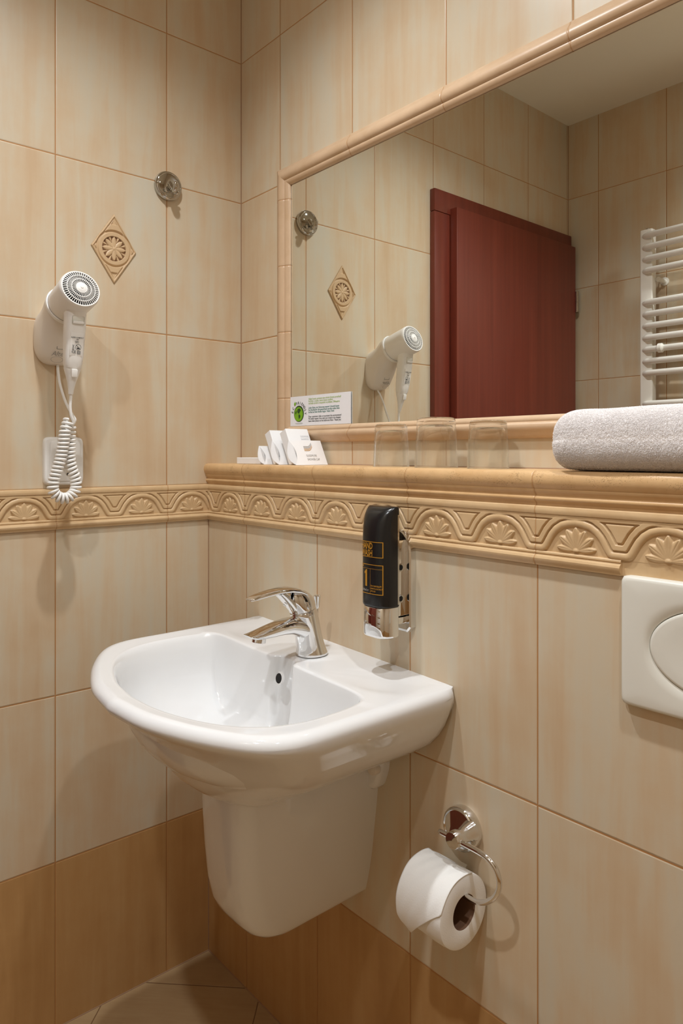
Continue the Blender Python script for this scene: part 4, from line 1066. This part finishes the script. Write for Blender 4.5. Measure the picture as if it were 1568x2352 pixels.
# ------------------------------------------------------------------ guest cartons on the ledge, leaning to the left
def cartons():
    G = 'guest amenity cartons on the ledge'
    lean = math.radians(27)
    U = Vector((-math.sin(lean), 0, math.cos(lean))); Nn = Vector((math.cos(lean), 0, math.sin(lean))); Yv = Vector((0, 1, 0))
    def slab(name, xr, y0, y1, h, th, label, pillow=False):
        """carton whose right face foot stands at x=xr; h along the lean, th thickness to the left"""
        t = thing(name, (xr-th/2, (y0+y1)/2, NT), label, 'box', G)
        o = Vector((xr, 0, NT+.0004)); 
        # cut the foot level with the ledge
        def pt(y, v, d): 
            p = o+U*v-Nn*d+Yv*y
            return p
        if not pillow:
            q = []
            for y in (y0, y1):
                a = pt(y, 0, 0); b_ = pt(y, h, 0); c_ = pt(y, h, th); d_ = pt(y, 0, th)
                s = (d_.z-o.z)/U.z; d_ = d_-U*s if False else pt(y, -(-Nn.z*th)/U.z, th)
                q.append([a, b_, c_, d_])
            bm_ = bmesh.new(); add_loft(bm_, q)
            bmesh.ops.bevel(bm_, geom=list(bm_.edges), offset=.0006, segments=1, affect='EDGES')
            from_bm('carton', bm_, m_cardboard, t, True, 30)
        else:
            # pillow box: lens-shaped section, crescent flaps at both ends
            n = 15; rings = []
            m_ = 13
            for j in range(m_):
                y = y0+(y1-y0)*j/(m_-1)
                front = [pt(y, h*i/n, -th*.45*math.sin(PI*i/n)*0) for i in range(n+1)]
                back_ = [pt(y, h*(1-i/n)+0*.0, th*math.sin(PI*(1-i/n))) for i in range(1, n)]
                if j == 0:
                    # scooped end: the flap is pushed in along an arc
                    s = 1 if j == 0 else -1
                    front = [p+Yv*(s*.010*math.sin(PI*i/n)) for i, p in enumerate(front)]
                rings.append(front+back_)
            mn = min(p.z for r_ in rings for p in r_); dz = max(0, NT+.0003-mn)
            rings = [[p+Vector((0, 0, dz)) for p in r_] for r_ in rings]
            loft('carton', rings, m_cardboard, t, angle=30)
        return t, pt
    sb = thing('flat_soap_carton', (.147, -.06, NT), 'small flat white soap carton lying at the far left end of the ledge', 'box', G)
    bm_ = bmesh.new(); bm_box(bm_, -.042, .042, -.017, .017, 0, .014, .0008, 1)
    bmesh.ops.rotate(bm_, verts=bm_.verts, cent=(0, 0, 0), matrix=Matrix.Rotation(.08, 3, 'Z')); bmesh.ops.translate(bm_, verts=bm_.verts, vec=(.150, -.062, NT+.0003))
    from_bm('carton', bm_, m_cardboard, sb, True, 30)
    slab('pillow_carton', .2260, -.088, -.050, .044, .014, 'smallest white pillow carton, leftmost of the leaning row', True)
    slab('tall_carton', .2600, -.072, -.032, .082, .020, 'tall blank white carton standing behind the two small pillow cartons')
    slab('pillow_carton', .2830, -.090, -.046, .056, .016, 'middle white pillow carton between the two tall cartons', True)
    tt, pt = slab('tall_carton', .3230, -.076, -.018, .084, .022, 'tall white carton with faint grey print, right of the blank tall one')
    for k, s in enumerate(('SUGOMURE', 'SHAMPOO')):
        text('carton_print', s, .0055, m_shadowgrey, tt, lambda x, y, k=k: tuple(pt(-.043+x, .064-k*.0065+y, -.0004)), squeeze=.75)
    tt, pt = slab('pillow_carton', .3440, -.092, -.010, .056, .017, 'white shower cap carton with striped logo, rightmost of the leaning row', True)
    dz0 = 0
    for k in range(4):
        pts = [(.0, .0325+k*.0030), (.012, .0325+k*.0030), (.0165, .0345+k*.0030), (.0225, .0410+k*.0030)]
        th = .0012
        V = [tuple(pt(-.060+a*(1+.0*k), b+s*th/2, -.0005)) for a, b in pts for s in (-1, 1)]
        mesh('carton_logo', V, [(2*i, 2*i+2, 2*i+3, 2*i+1) for i in range(3)], m_gold if k < 2 else m_greyink, tt, False)
    for k, s in enumerate(('SUGOMURE', 'SHOWER CAP')):
        text('carton_print', s, .0070, m_greyink, tt, lambda x, y, k=k: tuple(pt(-.059+x, .0185-k*.0085+y, -.0005)), squeeze=.72)
cartons()

# ------------------------------------------------------------------ folded towel
def towel():
    x0, x1 = .9330, 1.31; cy, zb, zt = -.0570, NT+.0004, NT+.0845
    hy = .0560
    t = thing('folded_towel', ((x0+x1)/2, cy, NT), 'white terry towel rolled up on the ledge beside the glasses', 'towel')
    nx, na = 150, 120
    def pos(U, V):
        s = U; a = 2*PI*V
        # left end closes like a rounded fold
        L = x1-x0; xx = s*L
        endk = np.clip(xx/.024, 0, 1); k = np.sqrt(np.clip(1-(1-endk)**2, 0, 1))
        endr = np.clip((L-xx)/.03, 0, 1); k2 = np.sqrt(np.clip(1-(1-endr)**2, 0, 1)); k = np.minimum(k, k2)
        e = 2.7
        c, sn = np.cos(a), np.sin(a)
        ek = np.sqrt(np.clip(1-(1-np.clip(xx/.046, 0, 1))**2, 0, 1)); k = np.where(sn > 0, k*.5+ek*.5, k)
        hh = (zt-zb)/2*(.55+.45*k); hw = hy*(.60+.40*k)
        y = hw*np.sign(c)*np.abs(c)**(2/e); z = hh*np.sign(sn)*np.abs(sn)**(2/e)
        zc = (zb+zt)/2-(1-k)*.006
        bul = 1+.018*np.sin(xx*23+1)+.014*np.sin(xx*51+a)+.01*np.sin(a*3+xx*17)
        sag = -.0020*np.sin(PI*np.clip(xx/L*2.4, 0, 1))*(sn > 0)*sn
        z2 = zc+z*np.where(sn > 0, bul, 1)+sag
        z2 = np.maximum(z2, zb)
        y2 = cy+y*bul
        y2 = np.minimum(y2, -.0032)
        return np.stack([x0+xx, y2, z2], -1)
    U, V = np.meshgrid(np.linspace(0, 1, nx), np.arange(na)/na, indexing='ij')
    P = pos(U.ravel(), V.ravel())
    rings = P.reshape(nx, na, 3)
    from_rings = [[tuple(p) for p in r] for r in rings]
    loft('towel_body', from_rings, m_towel, t, angle=None or 80)
    # terry pile: short curved loops over the visible skin
    N = 150000
    u = rng.random(N)*.56; v = rng.random(N)
    # skip the side towards the wall and the part lying on the ledge
    a = 2*PI*v; ok = ~((np.sin(a) < -.93) | (np.cos(a) > .93)); u, v = u[ok], v[ok]; N = len(u)
    du = .002; p = pos(u, v); pu = pos(u+du, v)-p; pv = pos(u, v+.002)-p
    nr = np.cross(pv, pu); ln = np.linalg.norm(nr, axis=1, keepdims=True); nr = nr/np.maximum(ln, 1e-12)
    ctr = np.stack([p[:, 0], np.full(N, cy), np.full(N, (zb+zt)/2)], -1)
    sg = np.sign(((p-ctr)*nr).sum(1, keepdims=True)); nr = nr*sg
    fl = (u*(x1-x0) < .004)[:, None]; nr = np.where(fl, np.array([[-1, 0, 0]]), nr)
    rd = rng.normal(size=(N, 3)); rd -= (rd*nr).sum(1, keepdims=True)*nr; rd /= np.linalg.norm(rd, axis=1, keepdims=True)
    sd = np.cross(nr, rd)
    hgt = rng.uniform(.0010, .0019, (N, 1)); wd = rng.uniform(.00026, .00042, (N, 1)); ben = rng.uniform(.0004, .0018, (N, 1))
    base = p-nr*.0004
    q = [base-sd*wd, base+sd*wd, base+nr*hgt*.7+rd*ben*.35+sd*wd, base+nr*hgt*.7+rd*ben*.35-sd*wd, base+nr*hgt+rd*ben+sd*wd*.7, base+nr*hgt+rd*ben-sd*wd*.7]
    VV = np.stack(q, 1); VV[:, :, 1] = np.minimum(VV[:, :, 1], -.0008); VV[:, :, 2] = np.maximum(VV[:, :, 2], NT+.0002)
    VV = VV.reshape(-1, 3); b_ = np.arange(N)*6
    FF = np.concatenate([np.stack([b_, b_+1, b_+2, b_+3], -1), np.stack([b_+3, b_+2, b_+4, b_+5], -1)])
    me = bpy.data.meshes.new('terry_pile'); me.vertices.add(len(VV)); me.vertices.foreach_set('co', VV.ravel())
    me.loops.add(len(FF)*4); me.loops.foreach_set('vertex_index', FF.ravel().astype(np.int32))
    me.polygons.add(len(FF)); me.polygons.foreach_set('loop_start', (np.arange(len(FF))*4).astype(np.int32))
    me.update(calc_edges=True)
    o = link('terry_pile', me, m_pile, t, True); o['kind'] = 'stuff'
towel()
